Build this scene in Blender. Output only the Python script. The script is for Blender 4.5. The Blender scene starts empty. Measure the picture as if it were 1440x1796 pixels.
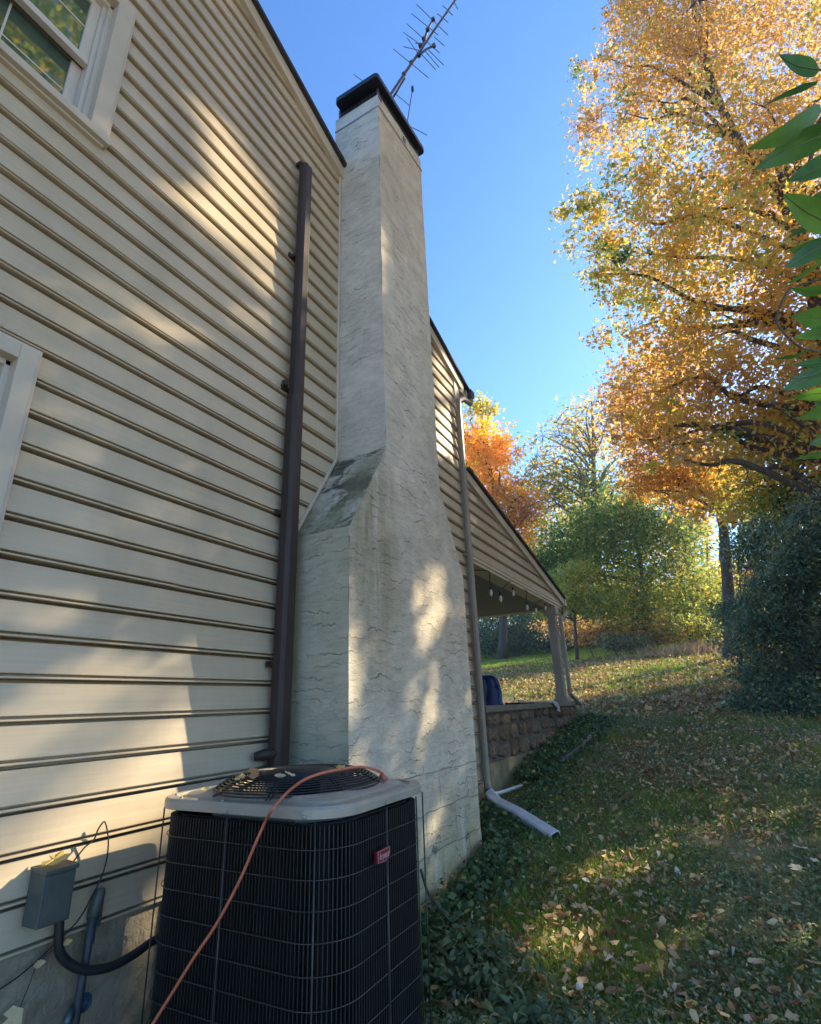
import bpy, bmesh, math, random
import numpy as np
from mathutils import Vector, Matrix
random.seed(7); rng=np.random.default_rng(11)
scn=bpy.context.scene; COL=scn.collection
# ---------------------------------------------------------------- camera
F=937.75; PPX,PPY=720.,898.
R=np.array([[0.87610058,0.1925859,0.44199372],[0.4808227,-0.28158678,-0.83037246],[-0.03545844,0.9400104,-0.33929801]])
C0=np.array([1.95,0.,1.55])
cd=bpy.data.cameras.new('camera'); cam=bpy.data.objects.new('camera',cd); COL.objects.link(cam)
cd.sensor_fit='VERTICAL'; cd.sensor_height=36; cd.lens=36*F/1796; cd.clip_end=3000; cd.clip_start=.05
m4=Matrix.Identity(4)
for i in range(3):
    for j in range(3): m4[i][j]=R[i][j]
    m4[i][3]=C0[i]
cam.matrix_world=m4; scn.camera=cam
# ---------------------------------------------------------------- world, sun, exposure
SUN=np.array([1,1.6,.9]); SUN=SUN/np.linalg.norm(SUN)
w=bpy.data.worlds.new('World'); scn.world=w; w.use_nodes=True
nt=w.node_tree; bg=nt.nodes['Background']; sky=nt.nodes.new('ShaderNodeTexSky')
sky.sky_type='NISHITA'; sky.sun_disc=False; sky.sun_elevation=math.asin(SUN[2]); sky.sun_rotation=math.atan2(SUN[0],SUN[1])
sky.altitude=100; sky.air_density=.9; sky.dust_density=.35; sky.ozone_density=10.0
wb=nt.nodes.new('ShaderNodeMix'); wb.data_type='RGBA'; wb.blend_type='MULTIPLY'; wb.inputs[0].default_value=1; wb.inputs[7].default_value=(1.04,1.0,.90,1)
nt.links.new(sky.outputs[0],wb.inputs[6]); nt.links.new(wb.outputs[2],bg.inputs[0]); bg.inputs[1].default_value=.15
sl=bpy.data.lights.new('sun','SUN'); so=bpy.data.objects.new('sun',sl); COL.objects.link(so)
sl.energy=3.4; sl.angle=math.radians(.53); sl.color=(1,.83,.57)
so.rotation_euler=Vector(SUN).to_track_quat('Z','Y').to_euler(); so.location=(8,10,14)
scn.view_settings.view_transform='Standard'; scn.view_settings.look='None'; scn.view_settings.gamma=1
scn.view_settings.exposure=1.72
scn.cycles.use_denoising=True
scn.cycles.max_bounces=8; scn.cycles.transparent_max_bounces=8
# ---------------------------------------------------------------- pixel helpers (photo pixels of 1440x1796)
def ray(u,v): return R@np.array([u-PPX,-(v-PPY),-F])
def proj(P):
    q=(np.atleast_2d(P)-C0)@R; z=-q[:,2]; z=np.where(z<.05,np.nan,z)
    return np.stack([PPX+F*q[:,0]/z, PPY-F*q[:,1]/z],1)
def onx(u,v,x): r=ray(u,v); return C0+r*((x-C0[0])/r[0])
def ony(u,v,y): r=ray(u,v); return C0+r*((y-C0[1])/r[1])
def onz(u,v,z): r=ray(u,v); return C0+r*((z-C0[2])/r[2])
def gbase(x,y):
    x=np.asarray(x,float); y=np.asarray(y,float)
    z=.12+.125*y
    z=np.where(y<-3,.12-.375,z)
    far=.12+.125*36
    z=np.where(y>36,far+ (1-np.exp(-(y-36)/12))*1.0,z)
    return z
def gz(x,y):
    x=np.asarray(x,float); y=np.asarray(y,float)
    return gbase(x,y)+.018*np.sin(x*2.1+y*1.3)*np.cos(y*1.7-x*.6)+.05*np.sin(x*.45+1)*np.sin(y*.35)*np.clip((y-6)/10,0,1)
def ongr(u,v):
    r=ray(u,v); t=(C0[2]-.12-.125*C0[1])/(.125*r[1]-r[2]); return C0+r*t
# ---------------------------------------------------------------- materials
def new_mat(n):
    m=bpy.data.materials.new(n); m.use_nodes=True
    return m, m.node_tree, m.node_tree.nodes['Principled BSDF']
def ramp(nt,fac,stops):
    r=nt.nodes.new('ShaderNodeValToRGB'); e=r.color_ramp.elements
    while len(e)<len(stops): e.new(.5)
    for k,(p,c) in enumerate(stops): e[k].position=p; e[k].color=(*c,1)
    nt.links.new(fac,r.inputs[0]); return r
def noise(nt,scale,detail=4,rough=.55,vec=None,dist=0.):
    n=nt.nodes.new('ShaderNodeTexNoise'); n.inputs['Scale'].default_value=scale; n.inputs['Detail'].default_value=detail
    n.inputs['Roughness'].default_value=rough; n.inputs['Distortion'].default_value=dist
    if vec: nt.links.new(vec,n.inputs['Vector'])
    return n
def coords(nt,scale=(1,1,1),loc=(0,0,0)):
    tc=nt.nodes.new('ShaderNodeTexCoord'); mp=nt.nodes.new('ShaderNodeMapping')
    mp.inputs['Scale'].default_value=scale; mp.inputs['Location'].default_value=loc
    nt.links.new(tc.outputs['Object'],mp.inputs[0]); return mp.outputs[0]
def mixc(nt,fac,a,b,mode='MIX'):
    m=nt.nodes.new('ShaderNodeMix'); m.data_type='RGBA'; m.blend_type=mode
    for s,v in ((0,fac),(6,a),(7,b)):
        if hasattr(v,'links') or hasattr(v,'is_linked'): nt.links.new(v,m.inputs[s])
        elif s==0: m.inputs[0].default_value=v
        else: m.inputs[s].default_value=(*v,1)
    return m.outputs[2]
def math_(nt,op,a,b=None,clamp=False):
    m=nt.nodes.new('ShaderNodeMath'); m.operation=op; m.use_clamp=clamp
    for i,v in enumerate((a,b)):
        if v is None: continue
        if hasattr(v,'is_linked'): nt.links.new(v,m.inputs[i])
        else: m.inputs[i].default_value=v
    return m.outputs[0]
def bump(nt,b,h,strength,dist=.01,prev=None):
    n=nt.nodes.new('ShaderNodeBump'); n.inputs['Strength'].default_value=strength; n.inputs['Distance'].default_value=dist
    nt.links.new(h,n.inputs['Height'])
    if prev is not None: nt.links.new(prev,n.inputs['Normal'])
    if b is not None: nt.links.new(n.outputs[0],b.inputs['Normal'])
    return n.outputs[0]
def simple(n,c,rough=.6,metal=0,var=.15,scale=12,bmp=.1,bd=.003,spec=.5,stretch=(1,1,1)):
    m,nt,b=new_mat(n); v=coords(nt,stretch); nz=noise(nt,scale,5,.6,v)
    lo=tuple(x*(1-var) for x in c); hi=tuple(min(1,x*(1+var)) for x in c)
    r=ramp(nt,nz.outputs[0],[(.3,lo),(.7,hi)]); nt.links.new(r.outputs[0],b.inputs['Base Color'])
    b.inputs['Roughness'].default_value=rough; b.inputs['Metallic'].default_value=metal; b.inputs['Specular IOR Level'].default_value=spec
    if bmp: n2=noise(nt,scale*4,4,.6,v); bump(nt,b,n2.outputs[0],bmp,bd)
    return m
def siding_mat(n,c,stain=.25):
    m,nt,b=new_mat(n); v=coords(nt,(1,1.2,.35)); v2=coords(nt,(1,.25,9))
    a=noise(nt,1.3,6,.65,v); d=noise(nt,9,4,.6,v2)
    r=ramp(nt,a.outputs[0],[(.3,tuple(x*(1-stain) for x in c)),(.62,c)])
    r2=ramp(nt,d.outputs[0],[(.3,(.9,.9,.88)),(.7,(1.03,1.02,1))])
    nt.links.new(mixc(nt,1.,r.outputs[0],r2.outputs[0],'MULTIPLY'),b.inputs['Base Color'])
    b.inputs['Roughness'].default_value=.42; b.inputs['Specular IOR Level'].default_value=.45
    w=noise(nt,1.1,2,.5,coords(nt,(1,1,6))); p=bump(nt,None,w.outputs[0],.6,.02)
    g=noise(nt,60,3,.6,coords(nt,(1,.2,1.5))); bump(nt,b,g.outputs[0],.12,.001,p)
    return m
M={}
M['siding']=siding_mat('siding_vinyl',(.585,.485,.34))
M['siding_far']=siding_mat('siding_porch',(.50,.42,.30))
M['trim']=simple('trim_beige',(.53,.455,.345),.5,var=.08,scale=5,bmp=.04)
M['jtrim']=simple('channel_beige',(.58,.50,.39),.45,var=.1,scale=8,bmp=.04)
M['sash']=simple('sash_white',(.58,.53,.46),.4,var=.06,scale=6,bmp=.02)
M['brown']=simple('brown_aluminium',(.040,.024,.018),.6,var=.3,scale=6,bmp=.06,stretch=(3,3,.5))
M['grey_spout']=simple('grey_spout',(.30,.255,.20),.5,var=.15,scale=5,bmp=.05,stretch=(3,3,.6))
M['white_pvc']=simple('white_pipe',(.62,.64,.66),.45,var=.15,scale=14,bmp=.05)
M['roof']=simple('shingle',(.035,.033,.035),.9,var=.4,scale=25,bmp=.6,bd=.006)
M['black_metal']=simple('black_cap_metal',(.012,.013,.017),.45,var=.3,scale=6,bmp=.05)
M['black_wire']=simple('black_coated_wire',(.012,.012,.013),.32,var=.3,scale=20,bmp=0)
M['guard']=simple('guard_wire',(.06,.057,.05),.4,metal=.3,var=.3,scale=12,bmp=0)
M['fin']=simple('fin_grey',(.024,.024,.023),.5,metal=.2,var=.25,scale=8,bmp=0,stretch=(4,4,.6))
M['coil']=simple('coil_dark',(.006,.007,.008),.7,var=.4,scale=30,bmp=.2)
M['cover']=simple('cover_grey_paint',(.37,.335,.275),.38,metal=.15,var=.14,scale=7,bmp=.05)
M['red']=simple('badge_red',(.22,.010,.02),.35,var=.05,bmp=0)
M['pink']=simple('badge_letter',(.45,.27,.27),.4,var=.02,bmp=0)
M['cord']=simple('orange_cord',(.62,.17,.09),.45,var=.12,scale=40,bmp=.03)
M['box']=simple('box_grey',(.085,.10,.09),.5,metal=.1,var=.2,scale=14,bmp=.08)
M['conduit']=simple('conduit_grey',(.05,.055,.06),.5,var=.25,scale=14,bmp=.1)
M['flex']=simple('flex_black',(.018,.02,.022),.45,var=.3,scale=12,bmp=.05)
M['blackcable']=simple('black_cable',(.015,.014,.016),.5,var=.2,bmp=0)
M['alu']=simple('antenna_aluminium',(.16,.14,.17),.5,metal=.5,var=.25,scale=9,bmp=0)
M['steel']=simple('band_steel',(.62,.62,.66),.35,metal=.4,var=.1,bmp=0)
M['bark']=simple('bark',(.085,.068,.055),.9,var=.45,scale=7,bmp=.9,bd=.02,stretch=(3,3,.7))
M['bark_pale']=simple('bark_pale',(.16,.135,.11),.9,var=.4,scale=7,bmp=.8,bd=.02,stretch=(3,3,.7))
M['ceiling']=simple('porch_ceiling',(.20,.20,.195),.7,var=.08,bmp=.05)
M['coping']=simple('coping_timber',(.17,.145,.115),.75,var=.3,scale=8,bmp=.3,stretch=(3,.5,3))
M['blue']=simple('blue_plastic',(.010,.035,.16),.35,var=.15,scale=5,bmp=.02)
M['denim']=simple('navy_cloth',(.045,.055,.10),.9,var=.3,scale=30,bmp=.4)
M['towel']=simple('towel_cloth',(.40,.40,.37),.95,var=.2,scale=30,bmp=.5)
M['brass']=simple('tap_metal',(.10,.16,.17),.4,metal=.5,var=.2,bmp=.05)
M['tapblue']=simple('tap_handle',(.03,.06,.14),.4,var=.1,bmp=0)
M['bulb']=simple('bulb_glass',(.55,.55,.5),.1,var=.05,bmp=0)
def glass_mat():
    m,nt,b=new_mat('window_glass'); v=coords(nt,(1,1,1)); n=noise(nt,2.5,3,.5,v)
    r=ramp(nt,n.outputs[0],[(.35,(.03,.06,.045)),(.65,(.07,.12,.09))]); nt.links.new(r.outputs[0],b.inputs['Base Color'])
    b.inputs['Roughness'].default_value=.03; b.inputs['Specular IOR Level'].default_value=.8; b.inputs['IOR'].default_value=1.8
    w=noise(nt,1.5,1,.5,v); bump(nt,b,w.outputs[0],.1,.01); return m
M['glass']=glass_mat()
def stucco_mat():
    m,nt,b=new_mat('chimney_stucco'); v=coords(nt)
    geo=nt.nodes.new('ShaderNodeNewGeometry'); sep=nt.nodes.new('ShaderNodeSeparateXYZ'); nt.links.new(geo.outputs['Position'],sep.inputs[0])
    X,Y,Z=sep.outputs
    n1=noise(nt,1.1,6,.62,v); n2=noise(nt,7,5,.6,v); n3=noise(nt,40,4,.6,v)
    base=ramp(nt,n1.outputs[0],[(.28,(.56,.50,.40)),(.5,(.70,.635,.52)),(.72,(.76,.695,.575))])
    f=ramp(nt,n2.outputs[0],[(.3,(.82,.82,.80)),(.65,(1.03,1.02,1.0))])
    c=mixc(nt,1.,base.outputs[0],f.outputs[0],'MULTIPLY')
    # algae: near the ground, on the shoulder and down the near corner
    vs=coords(nt,(1,2.2,.28)); ns=noise(nt,2.6,5,.65,vs)
    g0=math_(nt,'MULTIPLY',math_(nt,'SUBTRACT',1.15,Z),1.3,True)
    g0=math_(nt,'MULTIPLY',g0,ramp(nt,ns.outputs[0],[(.36,(0,0,0)),(.52,(1,1,1))]).outputs[0])
    c=mixc(nt,math_(nt,'MULTIPLY',g0,.95),c,(.30,.27,.09))
    dz=math_(nt,'ABSOLUTE',math_(nt,'SUBTRACT',Z,2.5)); 
    g1=math_(nt,'SUBTRACT',1.0,math_(nt,'MULTIPLY',dz,.95),True)
    dy=math_(nt,'SUBTRACT',1.0,math_(nt,'MULTIPLY',math_(nt,'ABSOLUTE',math_(nt,'SUBTRACT',Y,2.45)),2.6),True)
    g1=math_(nt,'MULTIPLY',g1,dy); g1=math_(nt,'MULTIPLY',g1,ramp(nt,ns.outputs[0],[(.36,(0,0,0)),(.62,(1,1,1))]).outputs[0])
    c=mixc(nt,math_(nt,'MULTIPLY',g1,1.0,True),c,(.21,.20,.09))
    g2=math_(nt,'MULTIPLY',math_(nt,'SUBTRACT',1.0,math_(nt,'MULTIPLY',X,9.),True),ramp(nt,ns.outputs[0],[(.4,(0,0,0)),(.6,(1,1,1))]).outputs[0])
    g2=math_(nt,'MULTIPLY',g2,math_(nt,'SUBTRACT',2.0,math_(nt,'MULTIPLY',Z,.6),True))
    c=mixc(nt,math_(nt,'MULTIPLY',g2,.7),c,(.24,.24,.11))
    # black bare patches low on the face and peeling
    n4=noise(nt,5,6,.7,v,.6); k=ramp(nt,n4.outputs[0],[(.60,(0,0,0)),(.66,(1,1,1))]).outputs[0]
    kz=math_(nt,'MULTIPLY',math_(nt,'SUBTRACT',1.25,Z),2.2,True)
    c=mixc(nt,math_(nt,'MULTIPLY',math_(nt,'MULTIPLY',k,kz),.75),c,(.10,.105,.11))
    nt.links.new(c,b.inputs['Base Color']); b.inputs['Roughness'].default_value=.9; b.inputs['Specular IOR Level'].default_value=.2
    # trowel relief: wavy horizontal ledges + grit + block joints low down
    wv=nt.nodes.new('ShaderNodeTexWave'); wv.wave_type='BANDS'; wv.bands_direction='Z'; nt.links.new(coords(nt,(1,1,1)),wv.inputs['Vector'])
    wv.inputs['Scale'].default_value=5.0; wv.inputs['Distortion'].default_value=8.; wv.inputs['Detail'].default_value=4; wv.inputs['Detail Scale'].default_value=1.3; wv.inputs['Detail Roughness'].default_value=.62
    led=ramp(nt,wv.outputs['Fac'],[(.0,(0,0,0)),(.035,(1,1,1)),(.5,(.92,.92,.92)),(1,(.88,.88,.88))])
    msk=ramp(nt,noise(nt,4.5,4,.6,coords(nt,(1,1,1.9),(5,1,2))).outputs[0],[(.48,(0,0,0)),(.66,(1,1,1))])
    crk=math_(nt,'SUBTRACT',1.,math_(nt,'MULTIPLY',math_(nt,'SUBTRACT',1.,led.outputs[0]),msk.outputs[0]))
    c=mixc(nt,math_(nt,'MULTIPLY',math_(nt,'SUBTRACT',1.,crk),.75,True),c,(.12,.11,.09)); nt.links.new(c,b.inputs['Base Color'])  # cracks darkened in colour: dirt plus the shade of the relief
    p=bump(nt,None,crk,.75,.010)
    tr=noise(nt,13,5,.7,coords(nt,(.7,.7,3.0),(1,7,3)),.5); trr=ramp(nt,tr.outputs[0],[(.42,(.5,.5,.5)),(.5,(.58,.58,.58)),(.53,(.9,.9,.9)),(.56,(.45,.45,.45)),(.62,(.55,.55,.55))]); p=bump(nt,None,trr.outputs[0],.55,.006,p)
    c=mixc(nt,1.,c,ramp(nt,tr.outputs[0],[(.40,(1,1,1)),(.49,(1,1,1)),(.53,(1.05,1.05,1.05)),(.555,(.84,.83,.80)),(.60,(.98,.98,.98))]).outputs[0],'MULTIPLY')  # relief shade put into the colour: trowel recesses darker, rims lighter
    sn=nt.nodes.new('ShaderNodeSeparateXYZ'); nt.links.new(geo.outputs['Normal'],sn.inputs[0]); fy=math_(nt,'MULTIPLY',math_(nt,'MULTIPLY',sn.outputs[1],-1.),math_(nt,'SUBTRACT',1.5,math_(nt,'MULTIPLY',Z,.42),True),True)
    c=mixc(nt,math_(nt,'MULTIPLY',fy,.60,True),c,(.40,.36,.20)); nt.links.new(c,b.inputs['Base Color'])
    mus=noise(nt,12,6,.7,coords(nt,(1,1,1.8)),.8); p=bump(nt,None,mus.outputs[0],.40,.010,p)
    cmb=nt.nodes.new('ShaderNodeCombineXYZ'); nt.links.new(Y,cmb.inputs[0]); nt.links.new(Z,cmb.inputs[1])
    br=nt.nodes.new('ShaderNodeTexBrick'); br.inputs['Scale'].default_value=1.; br.inputs['Brick Width'].default_value=.40; br.inputs['Row Height'].default_value=.20
    br.inputs['Mortar Size'].default_value=.008; br.inputs['Mortar Smooth'].default_value=.6
    br.inputs['Color1'].default_value=(1,1,1,1); br.inputs['Color2'].default_value=(1,1,1,1); br.inputs['Mortar'].default_value=(0,0,0,1)
    vv=mixc(nt,.06,cmb.outputs[0],noise(nt,5,3,.5,v).outputs[1],'ADD'); nt.links.new(vv,br.inputs['Vector'])
    kb=math_(nt,'MULTIPLY',math_(nt,'SUBTRACT',1.22,Z),30,True)
    hb=math_(nt,'MULTIPLY',math_(nt,'SUBTRACT',1,br.outputs['Color']),kb); hb=math_(nt,'SUBTRACT',1,hb)
    p=bump(nt,None,hb,.9,.012,p)
    bump(nt,b,n3.outputs[0],.5,.004,p)
    return m
M['stucco']=stucco_mat()
def shoulder_mat():
    m,nt,b=new_mat('shoulder_peeling'); v=coords(nt,(1,1,1)); n=noise(nt,4.5,7,.72,coords(nt,(1,1.3,1.3)),.8); n2=noise(nt,2.0,5,.6,v); n3=noise(nt,24,5,.7,v)
    r=ramp(nt,n.outputs[0],[(.41,(.08,.07,.055)),(.46,(.20,.175,.13)),(.49,(.56,.49,.38)),(.7,(.64,.56,.44))])
    c=mixc(nt,ramp(nt,n2.outputs[0],[(.42,(0,0,0)),(.62,(1,1,1))]).outputs[0],r.outputs[0],(.30,.28,.16))
    c=mixc(nt,1.,c,ramp(nt,n3.outputs[0],[(.35,(.72,.72,.7)),(.65,(1.1,1.1,1.1))]).outputs[0],'MULTIPLY')
    nt.links.new(c,b.inputs['Base Color']); b.inputs['Roughness'].default_value=.9; p=bump(nt,None,n.outputs[0],.6,.02); bump(nt,b,n3.outputs[0],.6,.008,p); return m
M['shoulder']=shoulder_mat()
def foundation_mat():
    m,nt,b=new_mat('foundation'); v=coords(nt); n=noise(nt,3,6,.65,v); n2=noise(nt,26,5,.65,v,.4)
    r=ramp(nt,n.outputs[0],[(.3,(.17,.145,.105)),(.5,(.30,.255,.18)),(.7,(.40,.345,.24))])
    n3=noise(nt,1.6,4,.6,coords(nt,(1,1,1),(3,2,1))); c=mixc(nt,ramp(nt,n3.outputs[0],[(.55,(0,0,0)),(.68,(1,1,1))]).outputs[0],r.outputs[0],(.30,.24,.10))
    nt.links.new(c,b.inputs['Base Color']); b.inputs['Roughness'].default_value=.92; p=bump(nt,None,n2.outputs[0],.9,.015); bump(nt,b,noise(nt,90,3,.6,v).outputs[0],.4,.003,p); return m
M['foundation']=foundation_mat()
def stone_mat():
    m,nt,b=new_mat('field_stone'); geo=nt.nodes.new('ShaderNodeNewGeometry'); n0=noise(nt,4,3,.5,coords(nt))
    at=nt.nodes.new('ShaderNodeAttribute'); at.attribute_name='tint'
    r=ramp(nt,at.outputs['Fac'],[(0,(.085,.055,.035)),(.35,(.14,.095,.06)),(.65,(.20,.14,.09)),(1,(.13,.11,.085))])
    n=noise(nt,14,6,.65,coords(nt)); f=ramp(nt,n.outputs[0],[(.3,(.6,.58,.55)),(.7,(1.25,1.2,1.15))])
    nt.links.new(mixc(nt,1.,r.outputs[0],f.outputs[0],'MULTIPLY'),b.inputs['Base Color']); b.inputs['Roughness'].default_value=.9
    bump(nt,b,n.outputs[0],.7,.02); return m
M['stone']=stone_mat()
M['mortar']=simple('mortar',(.11,.095,.075),.95,var=.3,scale=14,bmp=.6,bd=.01)
M['parge']=simple('mossy_parge',(.17,.155,.085),.95,var=.4,scale=5,bmp=.5,bd=.01)
def ground_mat():
    m,nt,b=new_mat('lawn_soil'); v=coords(nt); n=noise(nt,.8,6,.62,v,.3); n2=noise(nt,9,5,.65,v); n3=noise(nt,60,4,.6,v)
    r=ramp(nt,n.outputs[0],[(.33,(.20,.19,.10)),(.5,(.20,.22,.09)),(.62,(.32,.26,.16)),(.75,(.42,.33,.22))])
    f=ramp(nt,n2.outputs[0],[(.3,(.55,.6,.5)),(.7,(1.3,1.25,1.2))]); c=mixc(nt,1.,r.outputs[0],f.outputs[0],'MULTIPLY')
    sx=nt.nodes.new('ShaderNodeSeparateXYZ'); nt.links.new(v,sx.inputs[0]); k_=math_(nt,'MULTIPLY',math_(nt,'SUBTRACT',math_(nt,'SUBTRACT',sx.outputs[0],3.2),math_(nt,'MULTIPLY',math_(nt,'MAXIMUM',sx.outputs[1],0.),.55)),.5,True)
    lf=ramp(nt,noise(nt,22,5,.7,v).outputs[0],[(.35,(.28,.18,.08)),(.5,(.52,.36,.17)),(.7,(.68,.50,.26))])  # tan leaf colour added on unseen ground to bounce warm light at the wall
    c=mixc(nt,k_,c,lf.outputs[0])
    nt.links.new(c,b.inputs['Base Color']); b.inputs['Roughness'].default_value=.95; b.inputs['Specular IOR Level'].default_value=.15
    p=bump(nt,None,n2.outputs[0],.7,.04); bump(nt,b,n3.outputs[0],.8,.01,p); return m
M['ground']=ground_mat()
def leaf_mat(n,stops,trans=.45,rough=.55,veins=False,tboost=1.25):
    m,nt,b=new_mat(n); at=nt.nodes.new('ShaderNodeAttribute'); at.attribute_name='tint'
    r=ramp(nt,at.outputs['Fac'],stops); col=r.outputs[0]
    if veins:
        nz=noise(nt,30,4,.6,coords(nt)); col=mixc(nt,1.,col,ramp(nt,nz.outputs[0],[(.3,(.75,.78,.75)),(.7,(1.15,1.12,1.1))]).outputs[0],'MULTIPLY')
    nt.links.new(col,b.inputs['Base Color']); b.inputs['Roughness'].default_value=rough; b.inputs['Specular IOR Level'].default_value=.3
    t=nt.nodes.new('ShaderNodeBsdfTranslucent'); tb=mixc(nt,1.,col,(tboost,tboost,tboost*.8),'MULTIPLY'); nt.links.new(tb,t.inputs[0])
    mx=nt.nodes.new('ShaderNodeMixShader'); mx.inputs[0].default_value=trans
    out=[x for x in nt.nodes if x.type=='OUTPUT_MATERIAL'][0]
    nt.links.new(b.outputs[0],mx.inputs[1]); nt.links.new(t.outputs[0],mx.inputs[2]); nt.links.new(mx.outputs[0],out.inputs[0])
    return m
# shared autumn ramp: 0 dark green .. .3 yellow green .. .5 yellow .. .7 orange .. 1 brown
AUT=[(0,(.060,.13,.055)),(.18,(.14,.24,.065)),(.34,(.38,.42,.10)),(.48,(.66,.50,.11)),(.60,(.72,.43,.08)),(.74,(.60,.33,.07)),(.88,(.44,.26,.10)),(1,(.50,.38,.26))]
VIV=[(0,(.06,.12,.04)),(.34,(.55,.50,.08)),(.5,(.95,.66,.06)),(.64,(.95,.52,.04)),(.8,(.70,.32,.06)),(1,(.3,.2,.1))]
M['leaf']=leaf_mat('autumn_leaf',AUT,.58,tboost=1.5)
M['leaf_orange']=leaf_mat('orange_leaf',VIV,.58,tboost=1.4)
M['leaf_blue']=leaf_mat('dark_leaf',[(0,(.045,.075,.048)),(.5,(.10,.165,.105)),(.85,(.23,.30,.17)),(1,(.44,.40,.2))],.3,.4)
M['grass']=leaf_mat('grass_blade',[(0,(.10,.17,.025)),(.4,(.17,.27,.035)),(.75,(.30,.38,.06)),(1,(.52,.44,.18))],.35,.5)
M['litter']=leaf_mat('dry_leaf',[(0,(.20,.10,.045)),(.25,(.38,.21,.10)),(.5,(.62,.43,.24)),(.7,(.70,.54,.34)),(.85,(.74,.52,.14)),(1,(.80,.74,.62))],.25,.7)
M['ivy']=leaf_mat('ivy_leaf',[(0,(.04,.075,.035)),(.6,(.085,.15,.065)),(.9,(.18,.25,.09)),(1,(.50,.42,.10))],.25,.35)
M['clover']=leaf_mat('clover_leaf',[(0,(.09,.13,.06)),(.4,(.20,.25,.12)),(.75,(.36,.39,.22)),(1,(.60,.56,.38))],.3,.45)
M['bigleaf']=leaf_mat('leaflet_green',[(0,(.05,.15,.03)),(.5,(.085,.22,.035)),(1,(.17,.34,.045))],.45,.55,True,1.5)
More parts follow.
